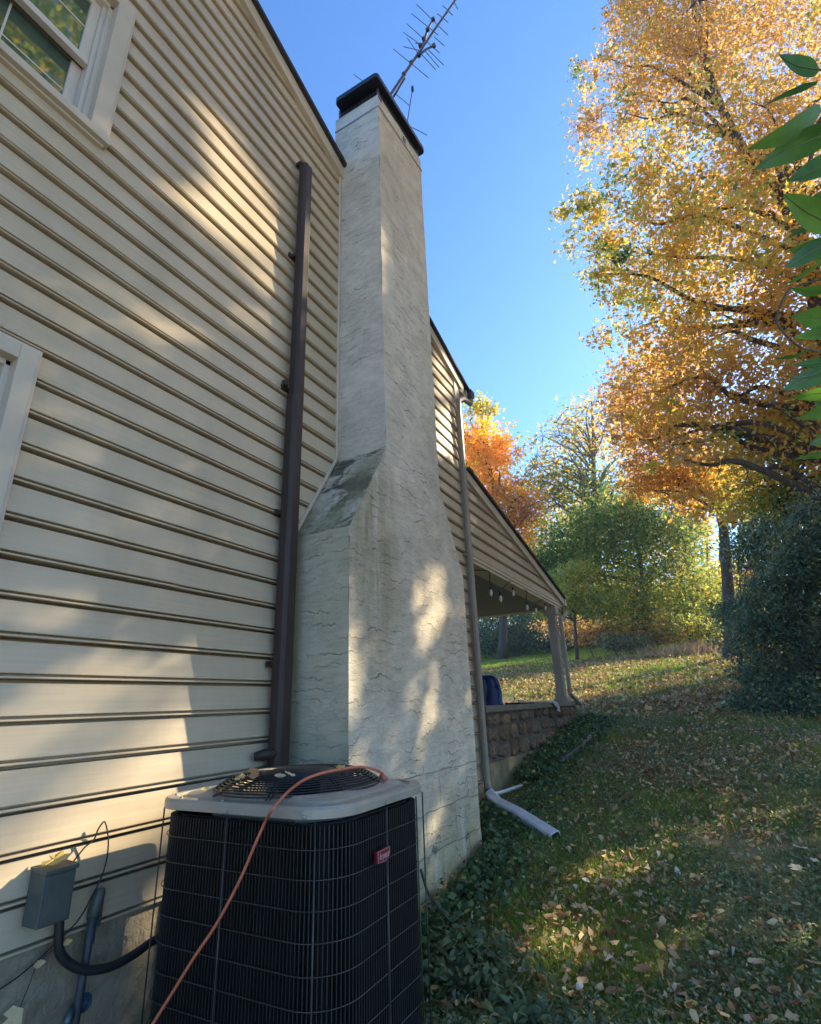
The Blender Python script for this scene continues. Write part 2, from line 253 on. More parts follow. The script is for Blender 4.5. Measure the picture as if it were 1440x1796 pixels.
# ---------------------------------------------------------------- mesh helpers
def link(name,me,mat,parent=None):
    o=bpy.data.objects.new(name,me); COL.objects.link(o)
    if mat is not None: me.materials.append(mat)
    if parent is not None: o.parent=parent
    return o
def empty(name,label=None,cat=None,loc=(0,0,0),group=None):
    o=bpy.data.objects.new(name,None); COL.objects.link(o); o.location=loc; o.empty_display_size=.2
    if label: tag(o,label,cat,group)
    return o
def tag(o,label,cat,group=None,kind=None):
    if label: o['label']=label
    if cat: o['category']=cat
    if group: o['group']=group
    if kind: o['kind']=kind
    return o
class MB:
    def __init__(s,org=(0,0,0)): s.v=[]; s.f=[]; s.sm=[]; s.tint=[]; s.o=np.array(org,float)
    def add(s,vs,fs,smooth=False,tint=.5):
        b=len(s.v); s.v+= [tuple(np.array(p,float)-s.o) for p in vs]; s.f+=[tuple(i+b for i in f) for f in fs]; s.sm+=[smooth]*len(fs); s.tint+=[tint]*len(fs)
    def box(s,a,b,rot=0,piv=None):
        x0,y0,z0=a; x1,y1,z1=b
        vs=[(x0,y0,z0),(x1,y0,z0),(x1,y1,z0),(x0,y1,z0),(x0,y0,z1),(x1,y0,z1),(x1,y1,z1),(x0,y1,z1)]
        s.add(vs,[(0,3,2,1),(4,5,6,7),(0,1,5,4),(1,2,6,5),(2,3,7,6),(3,0,4,7)])
    def prism(s,poly,axis,a,b):
        n=len(poly)
        def P(p,t): return (t,p[0],p[1]) if axis=='x' else ((p[0],t,p[1]) if axis=='y' else (p[0],p[1],t))
        vs=[P(p,a) for p in poly]+[P(p,b) for p in poly]
        s.add(vs,[tuple(range(n))[::-1],tuple(range(n,2*n))]+[(i,(i+1)%n,n+(i+1)%n,n+i) for i in range(n)])
    def tube(s,pts,r,n=8,cap=True,smooth=True,tint=.5,squash=None):
        pts=[np.array(p,float) for p in pts]; m=len(pts); rr=r if hasattr(r,'__len__') else [r]*m
        vs=[];fs=[]; up=np.array([.13,.21,.97])
        t0=pts[1]-pts[0]; t0/=np.linalg.norm(t0)+1e-12
        if abs(t0@up)>.9: up=np.array([.97,.2,.1])
        nrm=np.cross(t0,up); nrm/=np.linalg.norm(nrm)
        for i,p in enumerate(pts):
            t=(pts[min(i+1,m-1)]-pts[max(i-1,0)]); t/=np.linalg.norm(t)+1e-12
            nrm=nrm-t*(nrm@t); nrm/=np.linalg.norm(nrm)+1e-12; bn=np.cross(t,nrm)
            for k in range(n):
                a=2*math.pi*k/n; ca,sa=math.cos(a),math.sin(a)
                if squash: ca*=squash
                vs.append(p+rr[i]*(ca*nrm+sa*bn))
        for i in range(m-1):
            for k in range(n):
                a=i*n+k; b=i*n+(k+1)%n; fs.append((a,b,b+n,a+n))
        if cap: fs.append(tuple(range(n))[::-1]); fs.append(tuple((m-1)*n+k for k in range(n)))
        s.add(vs,fs,smooth,tint)
    def rect_sweep(s,pts,w,d,side=(0,1,0)):
        # rectangular pipe, 'side' = direction of width
        pts=[np.array(p,float) for p in pts]; m=len(pts); vs=[];fs=[]
        for i,p in enumerate(pts):
            t=(pts[min(i+1,m-1)]-pts[max(i-1,0)]); t/=np.linalg.norm(t)
            sd=np.array(side,float); sd=sd-t*(sd@t); sd/=np.linalg.norm(sd); up=np.cross(t,sd)
            c=.22*min(w,d)
            for a,b in ((w/2-c,d/2),(w/2,d/2-c),(w/2,-d/2+c),(w/2-c,-d/2),(-w/2+c,-d/2),(-w/2,-d/2+c),(-w/2,d/2-c),(-w/2+c,d/2)):
                vs.append(p+sd*a+up*b)
        for i in range(m-1):
            for k in range(8):
                a=i*8+k; b=i*8+(k+1)%8; fs.append((a,b,b+8,a+8))
        fs+= [tuple(range(8))[::-1],tuple((m-1)*8+k for k in range(8))]
        s.add(vs,fs)
    def mesh(s,name):
        me=bpy.data.meshes.new(name); me.from_pydata([tuple(map(float,v)) for v in s.v],[],s.f)
        me.polygons.foreach_set('use_smooth',s.sm)
        a=me.attributes.new('tint','FLOAT','FACE'); a.data.foreach_set('value',s.tint)
        me.update(); return me
    def build(s,name,mat,parent=None,bevel=0,seg=2,local=False):
        me=s.mesh(name)
        bm=bmesh.new(); bm.from_mesh(me); bmesh.ops.recalc_face_normals(bm,faces=bm.faces); bm.to_mesh(me); bm.free()
        o=link(name,me,mat,parent)
        off=np.array(s.o)
        if parent is not None and parent.type=='EMPTY': off=off-np.array(parent.location)
        elif parent is not None: off=off*0
        o.location=tuple(off)
        if bevel:
            b=o.modifiers.new('bevel','BEVEL'); b.width=bevel; b.segments=seg; b.limit_method='ANGLE'; b.angle_limit=.6
        return o
def leafcloud(name,P,size,mat,parent,tint,aspect=.55,flat=0.,curl=.25,org=(0,0,0),six=False):
    """every leaf is its own little folded rhombus"""
    n=len(P); P=np.asarray(P,float)-np.array(org)
    a=rng.normal(size=(n,3)); nn=rng.normal(size=(n,3)); nn[:,2]+=flat*6
    nn/=np.linalg.norm(nn,axis=1)[:,None]; a-=nn*(a*nn).sum(1)[:,None]; a/=np.linalg.norm(a,axis=1)[:,None]+1e-9; b=np.cross(nn,a)
    s=np.asarray(size)[:,None] if hasattr(size,'__len__') else np.full((n,1),size)
    cz=nn*s*curl*rng.uniform(-.6,1,(n,1))
    k6=6 if six else 4; V=np.empty((n,k6,3))
    if six:
        w1=rng.uniform(.30,.5,(n,1)); w2=rng.uniform(.28,.5,(n,1))
        V[:,0]=P-a*s*.5; V[:,1]=P+b*s*aspect*w1+cz-a*s*.18; V[:,2]=P+b*s*aspect*w2*.8+cz*.7+a*s*.22; V[:,3]=P+a*s*.5+nn*s*curl*rng.uniform(-.3,.6,(n,1)); V[:,4]=P-b*s*aspect*w1*.85+cz*.6+a*s*.2; V[:,5]=P-b*s*aspect*w2+cz-a*s*.2
    else: V[:,0]=P-a*s*.5; V[:,1]=P+b*s*aspect*.5+cz+a*s*.08; V[:,2]=P+a*s*.5; V[:,3]=P-b*s*aspect*.5+cz+a*s*.08
    me=bpy.data.meshes.new(name); me.vertices.add(k6*n); me.vertices.foreach_set('co',V.reshape(-1))
    me.loops.add(k6*n); me.loops.foreach_set('vertex_index',np.arange(k6*n,dtype=np.int32))
    me.polygons.add(n); me.polygons.foreach_set('loop_start',np.arange(0,k6*n,k6,dtype=np.int32)); me.polygons.foreach_set('loop_total',np.full(n,k6,dtype=np.int32))
    t=me.attributes.new('tint','FLOAT','FACE'); t.data.foreach_set('value',np.clip(tint,0,1).astype(np.float32))
    me.update(); me.validate()
    o=link(name,me,mat,parent); off=np.array(org,float)
    if parent is not None and parent.type=='EMPTY': off=off-np.array(parent.location)
    o.location=tuple(off); return o
# ---------------------------------------------------------------- where the sun comes through the canopy
def inpoly(p,poly):
    x,y=p[:,0],p[:,1]; c=np.zeros(len(p),bool); n=len(poly); j=n-1
    for i in range(n):
        xi,yi=poly[i]; xj,yj=poly[j]
        with np.errstate(all='ignore'):
            k=((yi>y)!=(yj>y))&(x<(xj-xi)*(y-yi)/((yj-yi) if yj!=yi else 1e-9)+xi)
        c^=k; j=i
    return c
WALL_LIT=[([(325,185),(350,190),(400,235),(450,320),(490,400),(492,490),(470,520),(430,490),(400,460),(370,420),(330,375),(285,345),(265,315),(330,330),(360,300)],1.),
 ([(370,510),(440,540),(480,580),(430,590),(380,560)],.8),
 ([(170,165),(225,165),(215,235),(165,240)],.8),
 ([(20,610),(70,620),(90,650),(60,690),(20,720)],.9),
 ([(0,330),(60,420),(220,520),(330,560),(360,620),(200,600),(60,560),(0,500)],.72),
 ([(0,640),(200,760),(330,820),(330,900),(200,960),(0,950)],.5),
 ([(0,960),(330,1010),(345,1140),(170,1110),(0,1090)],.55),
 ([(160,1165),(270,1120),(345,1110),(345,1620),(-60,1760),(-500,1950),(-500,1420),(-60,1285)],1.),
 ([(100,1215),(200,1200),(200,1560),(-60,1640),(-60,1270)],.9),
 ([(756,610),(800,640),(806,815),(760,800)],1.),
 ([(840,830),(940,950),(930,1010),(850,960)],.5),
 ([(480,0),(600,240),(560,180),(450,10)],.4)]
CHIM_LIT=[([(730,1010),(778,1005),(782,1060),(770,1110),(755,1130),(738,1110),(726,1060)],.95),
 ([(735,1120),(760,1130),(745,1190),(725,1235),(712,1250),(716,1200)],.95),
 ([(756,1165),(770,1175),(766,1260),(752,1285),(740,1270),(746,1215)],1.),
 ([(736,1290),(752,1295),(746,1340),(738,1390),(730,1360)],.9),
 ([(748,1420),(775,1410),(780,1500),(750,1560),(738,1500)],.75),
 ([(604,1060),(612,1050),(612,1200),(606,1200)],.8),
 ([(738,835),(748,835),(746,870),(740,870)],.8),([(735,610),(756,610),(754,640),(740,650)],.6)]
GR_LIT=[([(850,1730),(900,1660),(960,1600),(1040,1620),(1040,1720),(980,1790),(880,1790)],1.),([(970,1560),(1020,1510),(1100,1505),(1110,1560),(1020,1590)],1.),([(1100,1470),(1200,1465),(1210,1515),(1110,1520)],.9),
 ([(600,1100),(1310,1100),(1320,1200),(1180,1232),(1020,1215),(900,1200),(600,1220)],.6),([(700,1440),(770,1440),(780,1600),(700,1620)],.8),([(500,1335),(700,1335),(700,1385),(600,1400),(560,1400)],.7),([(330,1330),(470,1330),(430,1400),(300,1410)],.5)]
def grow(polys,k):
    out=[]
    for poly,pr in polys:
        c=np.mean(np.array(poly,float),0); out.append(([tuple(c+(np.array(p)-c)*(k if pr>=.7 else 1.)) for p in poly],pr))
    return out
WALL_LIT=grow(WALL_LIT[:3],1.12)+WALL_LIT[3:]; CHIM_LIT=grow(CHIM_LIT,1.12)
def sun_ok(P,jit=5.):
    """False for leaves that stand in one of the gaps through which the sun reaches house and lawn"""
    P=np.asarray(P,float); n=len(P); keep=np.ones(n,bool)
    def test(H,polys):
        q=proj(H); q=q+rng.normal(size=q.shape)*jit; q=np.nan_to_num(q,nan=-9999.)
        for poly,pr in polys:
            hit=inpoly(q,poly)&(rng.random(n)<pr); keep[hit]=False
    t=P[:,0]/SUN[0]; H=P-SUN*t[:,None]; sel=(H[:,1]<10)&(H[:,1]>-3)
    Hs=H.copy(); Hs[~sel]=(0,-50,0); test(Hs,WALL_LIT)
    t=(P[:,0]-.39)/SUN[0]; H=P-SUN*t[:,None]; sel=(H[:,1]<3.8)&(H[:,1]>2.2); H[~sel]=(0,-50,0); test(H,CHIM_LIT)
    # lawn plane z=.12+.125y
    t=(P[:,2]-.12-.125*P[:,1])/(SUN[2]-.125*SUN[1]); H=P-SUN*t[:,None]; test(H,GR_LIT)
    return keep
# ================================================================ GROUND
def ground():
    xs=np.concatenate([[-600,-250,-120,-60,-40],np.arange(-30,-6,2.),np.arange(-6,12,.25),np.arange(12,40,2.),[45,60,120,250,600]])
    ys=np.concatenate([[-600,-250,-100,-50,-25,-12,-8],np.arange(-6,20,.25),np.arange(20,60,1.5),[65,80,120,250,600]])
    X,Y=np.meshgrid(xs,ys); Z=gz(X,Y)
    nx=len(xs); V=np.stack([X,Y,Z],-1).reshape(-1,3); f=[]
    for j in range(len(ys)-1):
        for i in range(nx-1): a=j*nx+i; f.append((a,a+1,a+nx+1,a+nx))
    me=bpy.data.meshes.new('ground'); me.from_pydata(V.tolist(),[],f); me.polygons.foreach_set('use_smooth',[True]*len(f)); me.update()
    tag(link('ground',me,M['ground']),None,None,kind='structure')
ground()
def bounce_slab():  # unseen pale slab added behind the viewer to bounce sunlight onto chimney and wall
    xs=np.linspace(.4,12,24); ys=np.linspace(-14,-1.3,26); f=[]; V=[]
    for y in ys:
        for x in xs: V.append((x,y,max(float(gz(x,y)),float(gbase(x,y)))+.035))
    n=len(xs)
    for j in range(len(ys)-1):
        for i in range(n-1): a=j*n+i; f.append((a,a+1,a+n+1,a+n))
    me=bpy.data.meshes.new('bounce_slab'); me.from_pydata(V,[],f); me.update(); tag(link('bounce_slab',me,M['bounce_pale']),None,None,kind='structure')
M['bounce_pale']=simple('bounce_slab_pale',(.56,.52,.46),.9,var=.12,scale=5,bmp=.3)
bounce_slab()
# ================================================================ HOUSE
EXP=.127; ZB=.911; YE=4.87; YC0,YC1=2.63,3.41; YL0,YL1=2.23,3.75; XF=.39
def roofz(y): return 5.072+(.331)*(YE-abs(y))     # gable rake, ridge above y=0
house=empty('house','two-storey house with beige vinyl siding and a stucco chimney on its gable wall','house',(0,0,gz(0,0)+0))
PROF=[(-.045,.004),(-.045,.0),(.0165,-.001),(.0195,.0008),(.0190,.0045),(.0165,.0066),(-.015,.0070),(-.015,.0140),(.0150,.0156),(.0160,.0180),(.0030,.1140),(-.044,.1146),(-.045,.1262)]
jr=random.Random(4)
def siding(mb,rows,segs):
    for k in rows:
        z0=ZB+k*EXP
        for (a0,b0) in segs(z0):
            q=jr.uniform(-4.2,.6)+(k%2)*.37; cuts=[a0]
            while q<b0:
                if a0+.4<q<b0-.4: cuts.append(q)
                q+=3.66
            cuts.append(b0)
            for ci in range(len(cuts)-1):
                a,b=cuts[ci],cuts[ci+1]+(.03 if ci<len(cuts)-2 else 0); ox=.0020*(len(cuts)-1-ci)-.0020; dzz=jr.uniform(-.0008,.0008)
                if b-a<.01: continue
                m_=max(2,int((b-a)/.5)+1); ys=np.linspace(a,b,m_); n=len(PROF); vs=[]
                for yy in ys: wv_=.0011*math.sin(yy*1.9+k*2.3)+.0006*math.sin(yy*5+k); vs+=[(x+ox+(wv_ if .015<z<.11 else 0),yy,z0+z+dzz) for x,z in PROF]
                fs=[(t*n+i,(t+1)*n+i,(t+1)*n+i+1,t*n+i+1) for t in range(m_-1) for i in range(n-1)]
                mb.add(vs,fs+[tuple(range(n)),tuple(range((m_-1)*n,m_*n))[::-1]])
UW=(-.25,.865,3.945,4.885); LW=(-.9,.805,1.80,2.80)      # casings y0,y1,z0,z1
def chim_cut(z):
    if z<2.44: return YL0,YL1
    if z<3.09: k=(z-2.44)/.65; return YL0+(YC0-YL0)*k,YL1+(YC1-YL1)*k
    return YC0,YC1
def segs(z0):
    zt=z0+EXP*.5; top=YE-(zt-5.0)/.331 if zt>5.0 else YE
    top=min(YE,top)
    if top<=0: return []
    c0,c1=chim_cut(zt); pts=[(-top,min(c0+.01,top)),(c1-.01,top)]
    out=[]
    for a,b in pts:
        if b<=a: continue
        cur=[(a,b)]
        for (y0,y1,wz0,wz1) in (UW,LW):
            if z0+EXP*.5>wz0+.02 and z0+EXP*.5<wz1-.02:
                nx=[]
                for p,q in cur:
                    if y1-.045<p or y0+.045>q: nx.append((p,q)); continue
                    if p<y0+.045: nx.append((p,y0+.045))
                    if q>y1-.045: nx.append((y1-.045,q))
                cur=nx
        out+=cur
    return out
mb=MB(); siding(mb,range(0,46),segs); sid=mb.build('siding_wall',M['siding'],house)
# core walls behind the siding
mb=MB(); 
mb.prism([(-4.8,.1),(4.8,.1),(4.8,5.0),(0,6.55),(-4.8,5.0)],'x',-8,-.09); mb.build('wall',M['trim'],house)
mb=MB(); mb.box((-.3,-4.85,-.3),(-.008,YE-.02,ZB+.02)); fo=mb.build('foundation',M['foundation'],house)
# corner trim
mb=MB(); mb.box((-.09,YE-.02,ZB),(.022,YE+.03,5.03)); mb.box((-.09,YE-.10,ZB),(.0225,YE-.021,5.03)); mb.build('corner_trim',M['trim'],house,.002)
# channels beside the chimney
def chan(pts,w=.022,x=.024):
    mb=MB(); mb.rect_sweep([(x*.5,p[0],p[1]) for p in pts],w,x,(0,1,0)); return mb
c=chan([(YL0-.012,ZB),(YL0-.012,2.46)]); c.build('channel',M['jtrim'],house)
c=MB(); c.rect_sweep([(.012,YL0-.014,2.455),(.012,YC0-.016,3.10)],.022,.024,(0,1,-.6)); c.build('channel',M['jtrim'],house)
c=chan([(YC0-.012,3.09),(YC0-.012,5.80)]); c.build('channel',M['jtrim'],house)
c=MB(); c.rect_sweep([(.012,YL1+.014,2.455),(.012,YC1+.016,3.10)],.022,.024,(0,1,.6)); c.build('channel',M['jtrim'],house)
# rake boards and roof
def rake(sgn):
    mb=MB(); a=(0,roofz(0)); b=(sgn*(YE+.12),roofz(YE+.12))
    mb.prism([(a[0],a[1]-.035),(b[0],b[1]-.035),(b[0],b[1]-.15),(a[0],a[1]-.15)],'x',.0,.045); return mb
rk=rake(1); rk.build('rake_board',M['trim'],house,.003); rake(-1).build('rake_board',M['trim'],house,.003)
mb=MB(); mb.prism([(0,roofz(0)),(YE+.25,roofz(YE+.25)),(YE+.25,roofz(YE+.25)-.035),(0,roofz(0)-.035)],'x',-8.1,.075)
mb.prism([(0,roofz(0)+.001),(0,roofz(0)-.034),(-YE-.25,roofz(YE+.25)-.035),(-YE-.25,roofz(YE+.25))],'x',-8.1,.0745)
roof=mb.build('roof',M['roof'],house)
# eave: soffit return, gutter end, grey downspout
mb=MB(); mb.box((-8,YE+.03,4.86),(.04,YE+.26,4.89)); mb.box((-8,YE+.20,4.86),(.04,YE+.235,4.99)); mb.build('soffit',M['trim'],house)
mb=MB(); g=[(.0,.0),(.05,-.005),(.095,.03),(.11,.10),(.10,.115),(.0,.115)]
mb.prism([(YE+.235+a,4.875+b) for a,b in g],'x',-8,.09); mb.build('gutter',M['conduit'],house,.004)
YS=4.76
mb=MB(); mb.rect_sweep([(.065,YE+.28,4.86),(.065,YE+.24,4.80),(.075,YS+.10,4.735),(.062,YS,4.66),(.058,YS,4.5),(.058,YS,.92),(.075,YS-.01,.86)],.058,.05,(0,1,0)); gs=mb.build('downspout',M['grey_spout'],house,.003)
gs['label']='grey beige downspout on the far corner of the siding'
for z in (1.6,2.9,4.3): mb=MB(); mb.box((.016,YS-.06,z),(.034,YS+.06,z+.03)); mb.build('strap',M['grey_spout'],gs)
# brown downspout / conduit in front of the siding
YB=2.13
mb=MB(); mb.rect_sweep([(.072,YB,5.20),(.072,YB,3.27)],.086,.072,(0,1,0)); br=mb.build('downspout',M['brown'],house,.004); br['label']='dark brown downspout left of the chimney'
mb=MB(); mb.rect_sweep([(.068,YB-.003,3.30),(.066,YB-.01,1.20)],.094,.080,(0,1,0)); mb.build('pipe_section',M['brown'],br,.004)
mb=MB(); mb.box((.016,YB-.075,3.34),(.03,YB+.0,3.37)); mb.build('bracket',M['brown'],br,.002)
mb=MB(); mb.box((.03,YB-.085,3.352),(.06,YB-.055,3.385)); mb.build('bracket',M['brown'],br,.002)
mb=MB(); mb.box((.02,YB-.05,5.195),(.07,YB-.02,5.225)); mb.build('bracket',M['brown'],br,.002)
mb=MB(); mb.tube([(.03,YB-.13,1.352),(.055,YB-.10,1.357),(.08,YB-.045,1.36)],[.018,.026,.018],8); mb.build('bracket',M['brown'],br)
for z in (1.75,2.55,4.35): mb=MB(); mb.box((.016,YB-.075,z),(.030,YB-.048,z+.028)); mb.box((.016,YB+.046,z+.0005),(.030,YB+.075,z+.0275)); mb.rect_sweep([(.03,YB,z+.002),(.03,YB,z+.026)],.108,.105,(0,1,0)); mb.build('strap',M['brown'],br)
# ---- windows
def casing(mb,W,wd,x1,inner_bottom=None):
    y0,y1,z0,z1=W; zi=inner_bottom or z0+wd
    mb.box((-.05,y1-wd,z0),(x1,y1-.012,z1-.012)); mb.box((-.05,y0+.012,z0),(x1,y0+wd,z1-.012))
    mb.box((-.05,y0+wd,z1-wd),(x1-.001,y1-wd,z1-.012))
def window(W,wd,sill_h,lower):
    y0,y1,z0,z1=W; wn=empty('window',None,None,(0,(y0+y1)/2,z0)); wn.parent=house; wn.location=Vector((0,(y0+y1)/2,z0))-house.location
    P=Vector((0,(y0+y1)/2,z0))
    def put(mb,name,mat,bev=.002):
        o=mb.build(name,mat,None,bev); o.parent=wn; o.location=-P; return o
    mb=MB(); casing(mb,W,wd,.045); fr=put(mb,'frame',M['trim'])
    mb=MB(); # outer channel
    mb.box((-.002,y1-.012,z0),(.028,y1+.006,z1+.006)); mb.box((-.002,y0-.006,z0),(.028,y0+.012,z1+.006)); mb.box((-.002,y0+.012,z1-.012),(.0275,y1-.012,z1+.006)); put(mb,'channel',M['jtrim'])
    mb=MB(); mb.box((-.05,y0-.01,z0-.022),(.052,y1+.004,z0+sill_h)); mb.box((-.01,y0,z0-.035),(.03,y1-.01,z0-.0221)); put(mb,'sill',M['trim'])
    gi0,gi1=y0+wd,y1-wd; zb,zt=z0+sill_h,z1-wd; zm=zb+(zt-zb)*.47
    # jamb liner
    mb=MB()
    for (a,b) in ((gi1-.018,gi1+.001),(gi0-.001,gi0+.018)): mb.box((-.09,a,zb),(.0,b,zt))
    for (a,b) in ((gi1-.036,gi1-.0181),(gi0+.0181,gi0+.036)): mb.box((-.09,a,zb),(-.02,b,zt))
    mb.box((-.09,gi0,zt-.02),(.0,gi1,zt+.001)); put(mb,'jamb',M['sash'])
    mb=MB(); sx=-.035; k=.042; a,b=gi0+.036,gi1-.036
    mb.box((sx-.03,a,zm+.03),(sx,a+k*.5,zt-.02)); mb.box((sx-.03,b-k,zm+.03),(sx,b,zt-.02)); mb.box((sx-.03,a,zm),(sx+.006,b,zm+.032)); mb.box((sx-.03,a,zt-.05),(sx-.001,b,zt-.0201)); mb.box((sx-.02,a,zm-.012),(sx+.012,b,zm-.0001)); put(mb,'sash',M['sash'])
    mb=MB(); sx2=-.07
    mb.box((sx2-.02,a,zb),(sx2,a+k*.5,zm)); mb.box((sx2-.02,b-k*1.1,zb),(sx2,b,zm)); mb.box((sx2-.02,a,zb),(sx2-.001,b,zb+.02)); put(mb,'sash',M['sash'])
    mb=MB(); mb.box((sx-.018,a,zm+.03),(sx-.014,b,zt-.03)); put(mb,'pane',M['glass'],0)
    mb=MB(); mb.box((sx2-.016,a,zb+.01),(sx2-.012,b,zm)); put(mb,'pane',M['glass'],0)
    mb=MB()
    for f in (1/3,2/3):
        yy=a+(b-a)*f; mb.box((sx-.0139,yy-.004,zm+.03),(sx-.012,yy+.004,zt-.03)); mb.box((sx2-.0119,yy-.004,zb+.01),(sx2-.010,yy+.004,zm))
    mb.box((sx-.0138,a,(zm+zt)/2-.004),(sx-.0121,b,(zm+zt)/2+.004)); mb.box((sx2-.0118,a,(zb+zm)/2-.004),(sx2-.0101,b,(zb+zm)/2+.004)); put(mb,'muntin',M['sash'],0)
    return wn
w1=window(UW,.085,.018,False); w1['label']='upper double-hung window with reflections'
w2=window(LW,.07,.02,True); w2['label']='lower window with beige casing'
# ---- chimney
def displaced(name,V,mat,parent): pass
def stucco_grid(mb,P00,P10,P11,P01,nu,nv,nrm,amp):
    P00,P10,P11,P01=[np.array(p,float) for p in (P00,P10,P11,P01)]; nrm=np.array(nrm,float); vs=[];fs=[]
    for j in range(nv+1):
        for i in range(nu+1):
            u,v=i/nu,j/nv; p=(P00*(1-u)+P10*u)*(1-v)+(P01*(1-u)+P11*u)*v
            h=(math.sin(p[1]*23+math.sin(p[2]*9)*2)*math.sin(p[2]*17+p[0]*11+math.sin(p[1]*7))+.6*math.sin(p[2]*41+p[1]*29+p[0]*37)+.5*math.sin(p[2]*5.1+p[1]*3.7))*amp
            e=min(i,nu-i)/1.5; e=1 if e>1 else e
            d=np.array([h*.6+rng.normal()*amp*.25 for _ in range(1)])[0]
            vs.append(p+nrm*d*(e if e>0 else 0)+ (0 if e>0 else 1)*np.array([h*.5*nrm[0] , h*.5*nrm[1],0]))
    for j in range(nv):
        for i in range(nu): a=j*(nu+1)+i; fs.append((a,a+1,a+nu+2,a+nu+1))
    mb.add(vs,fs,True)
ch=MB(); zb=-.2; XB=-.05; T0,T1=6.42,6.54
NY=(0,-1,0); PX=(1,0,0); PY=(0,1,0); A=.0035
# near side: lower, shoulder separate, upper
stucco_grid(ch,(XB,YL0,zb),(XF,YL0,zb),(XF,YL0,2.46),(XB,YL0,2.46),11,66,NY,A)
stucco_grid(ch,(XB,YC0,3.09),(XF,YC0,3.09),(XF,YC0,T0),(XB,YC0,T0),11,90,NY,A)
stucco_grid(ch,(XF,YL1,zb),(XB,YL1,zb),(XB,YL1,2.46),(XF,YL1,2.46),11,66,PY,A)
stucco_grid(ch,(XF,YL1,2.46),(XB,YL1,2.46),(XB,YC1,3.09),(XF,YC1,3.09),11,20,(0,.8,.6),A)
stucco_grid(ch,(XF,YC1,3.09),(XB,YC1,3.09),(XB,YC1,T1),(XF,YC1,T1),11,90,PY,A)
stucco_grid(ch,(XF,YL0,zb),(XF,YL1,zb),(XF,YL1,2.46),(XF,YL0,2.46),44,70,PX,A)
stucco_grid(ch,(XF,YL0,2.46),(XF,YL1,2.46),(XF,YC1,3.09),(XF,YC0,3.09),44,20,PX,A)
stucco_grid(ch,(XF,YC0,3.09),(XF,YC1,3.09),(XF,YC1,T1),(XF,YC0,T0),24,96,PX,A)
ch.add([(XB,YC0,T0),(XF,YC0,T0),(XF,YC1,T1),(XB,YC1,T1)],[(0,1,2,3)])
ch.add([(XB,YC0,3.0),(XB,YC0,T0),(XB,YC1,T1),(XB,YC1,3.0)],[(0,1,2,3)])
chim=ch.build('chimney',M['stucco'],house)
bm=bmesh.new(); bm.from_mesh(chim.data); bmesh.ops.remove_doubles(bm,verts=bm.verts,dist=.006); bmesh.ops.recalc_face_normals(bm,faces=bm.faces)
for e_ in bm.edges:
    if len(e_.link_faces)==2 and e_.calc_face_angle(0)>.42: e_.smooth=False
bm.to_mesh(chim.data); bm.free()
mb=MB(); stucco_grid(mb,(XB,YL0,2.46),(XF+.004,YL0,2.46),(XF+.004,YC0,3.09),(XB,YC0,3.09),11,20,(0,-.8,.6),.006); mb.build('shoulder',M['shoulder'],chim)
def ct(y): return T0+(T1-T0)*(y-YC0)/(YC1-YC0)
# cap: mesh screen on legs, overhanging lid
mb=MB(); a,b=YC0+.03,YC1-.03
for (p,q) in (((XB+.03,a),(XF-.02,a)),((XF-.02,a),(XF-.02,b)),((XF-.02,b),(XB+.03,b)),((XB+.03,b),(XB+.03,a))):
    mb.add([(p[0],p[1],ct(p[1])-.01),(q[0],q[1],ct(q[1])-.01),(q[0],q[1],ct(q[1])+.15),(p[0],p[1],ct(p[1])+.15)],[(0,1,2,3)])
scr=mb.build('spark_screen',M['black_metal'],chim)
mb=MB()
for i in range(11): 
    x=XB+.03+(XF-.05-XB)*i/10; mb.tube([(x,a-.004,ct(a)),(x,a-.004,ct(a)+.14)],.0025,4)
for i in range(22):
    y=a+(b-a)*i/21; mb.tube([(XF-.016,y,ct(y)),(XF-.016,y,ct(y)+.14)],.0025,4)
for k in (.04,.08,.12): mb.tube([(XB+.03,a-.004,ct(a)+k),(XF-.016,a-.004,ct(a)+k),(XF-.016,b,ct(b)+k)],.002,4)
for (x,y) in ((XF-.015,a-.005),(XF-.015,b),(XB+.03,a-.005)): mb.box((x-.012,y-.006,ct(y)-.01),(x+.004,y+.012,ct(y)+.14))
mb.build('screen_wire',M['alu'],chim)
mb=MB(); oy0,oy1,ox0,ox1=YC0-.075,YC1+.04,-.0-.01,XF+.038
def lid(z,i,rc=.035,n=4):
    pts=[]
    for (cx,cy,a0) in ((ox1-i-rc,oy1-i-rc,0),(ox0+i+rc,oy1-i-rc,90),(ox0+i+rc,oy0+i+rc,180),(ox1-i-rc,oy0+i+rc,270)):
        for k in range(n+1):
            t=math.radians(a0+90*k/n); y=cy+rc*math.sin(t); pts.append((cx+rc*math.cos(t),y,z+(T1-T0)*(y-YC0)/(YC1-YC0)))
    return pts
L=[lid(T0+.115,.012),lid(T0+.115,0),lid(T0+.165,0),lid(T0+.18,.02)]; n=len(L[0]); vs=sum(L,[]); fs=[tuple(range(n))[::-1],tuple(range(3*n,4*n))]
for j in range(3): fs+=[(j*n+i,j*n+(i+1)%n,(j+1)*n+(i+1)%n,(j+1)*n+i) for i in range(n)]
mb.add(vs,fs); mb.build('chimney_cap',M['black_metal'],chim)
mb=MB(); bz=-.145
mb.tube([(XB,YC0-.006,ct(YC0)+bz-.01),(XF-.01,YC0-.008,ct(YC0)+bz),(XF+.008,YC0-.003,ct(YC0)+bz),(XF+.008,YC0+.02,ct(YC0)+bz),(XF+.008,YC1+.004,ct(YC1)+bz),(XB,YC1+.008,ct(YC1)+bz)],.0065,6); mb.build('band',M['steel'],chim)
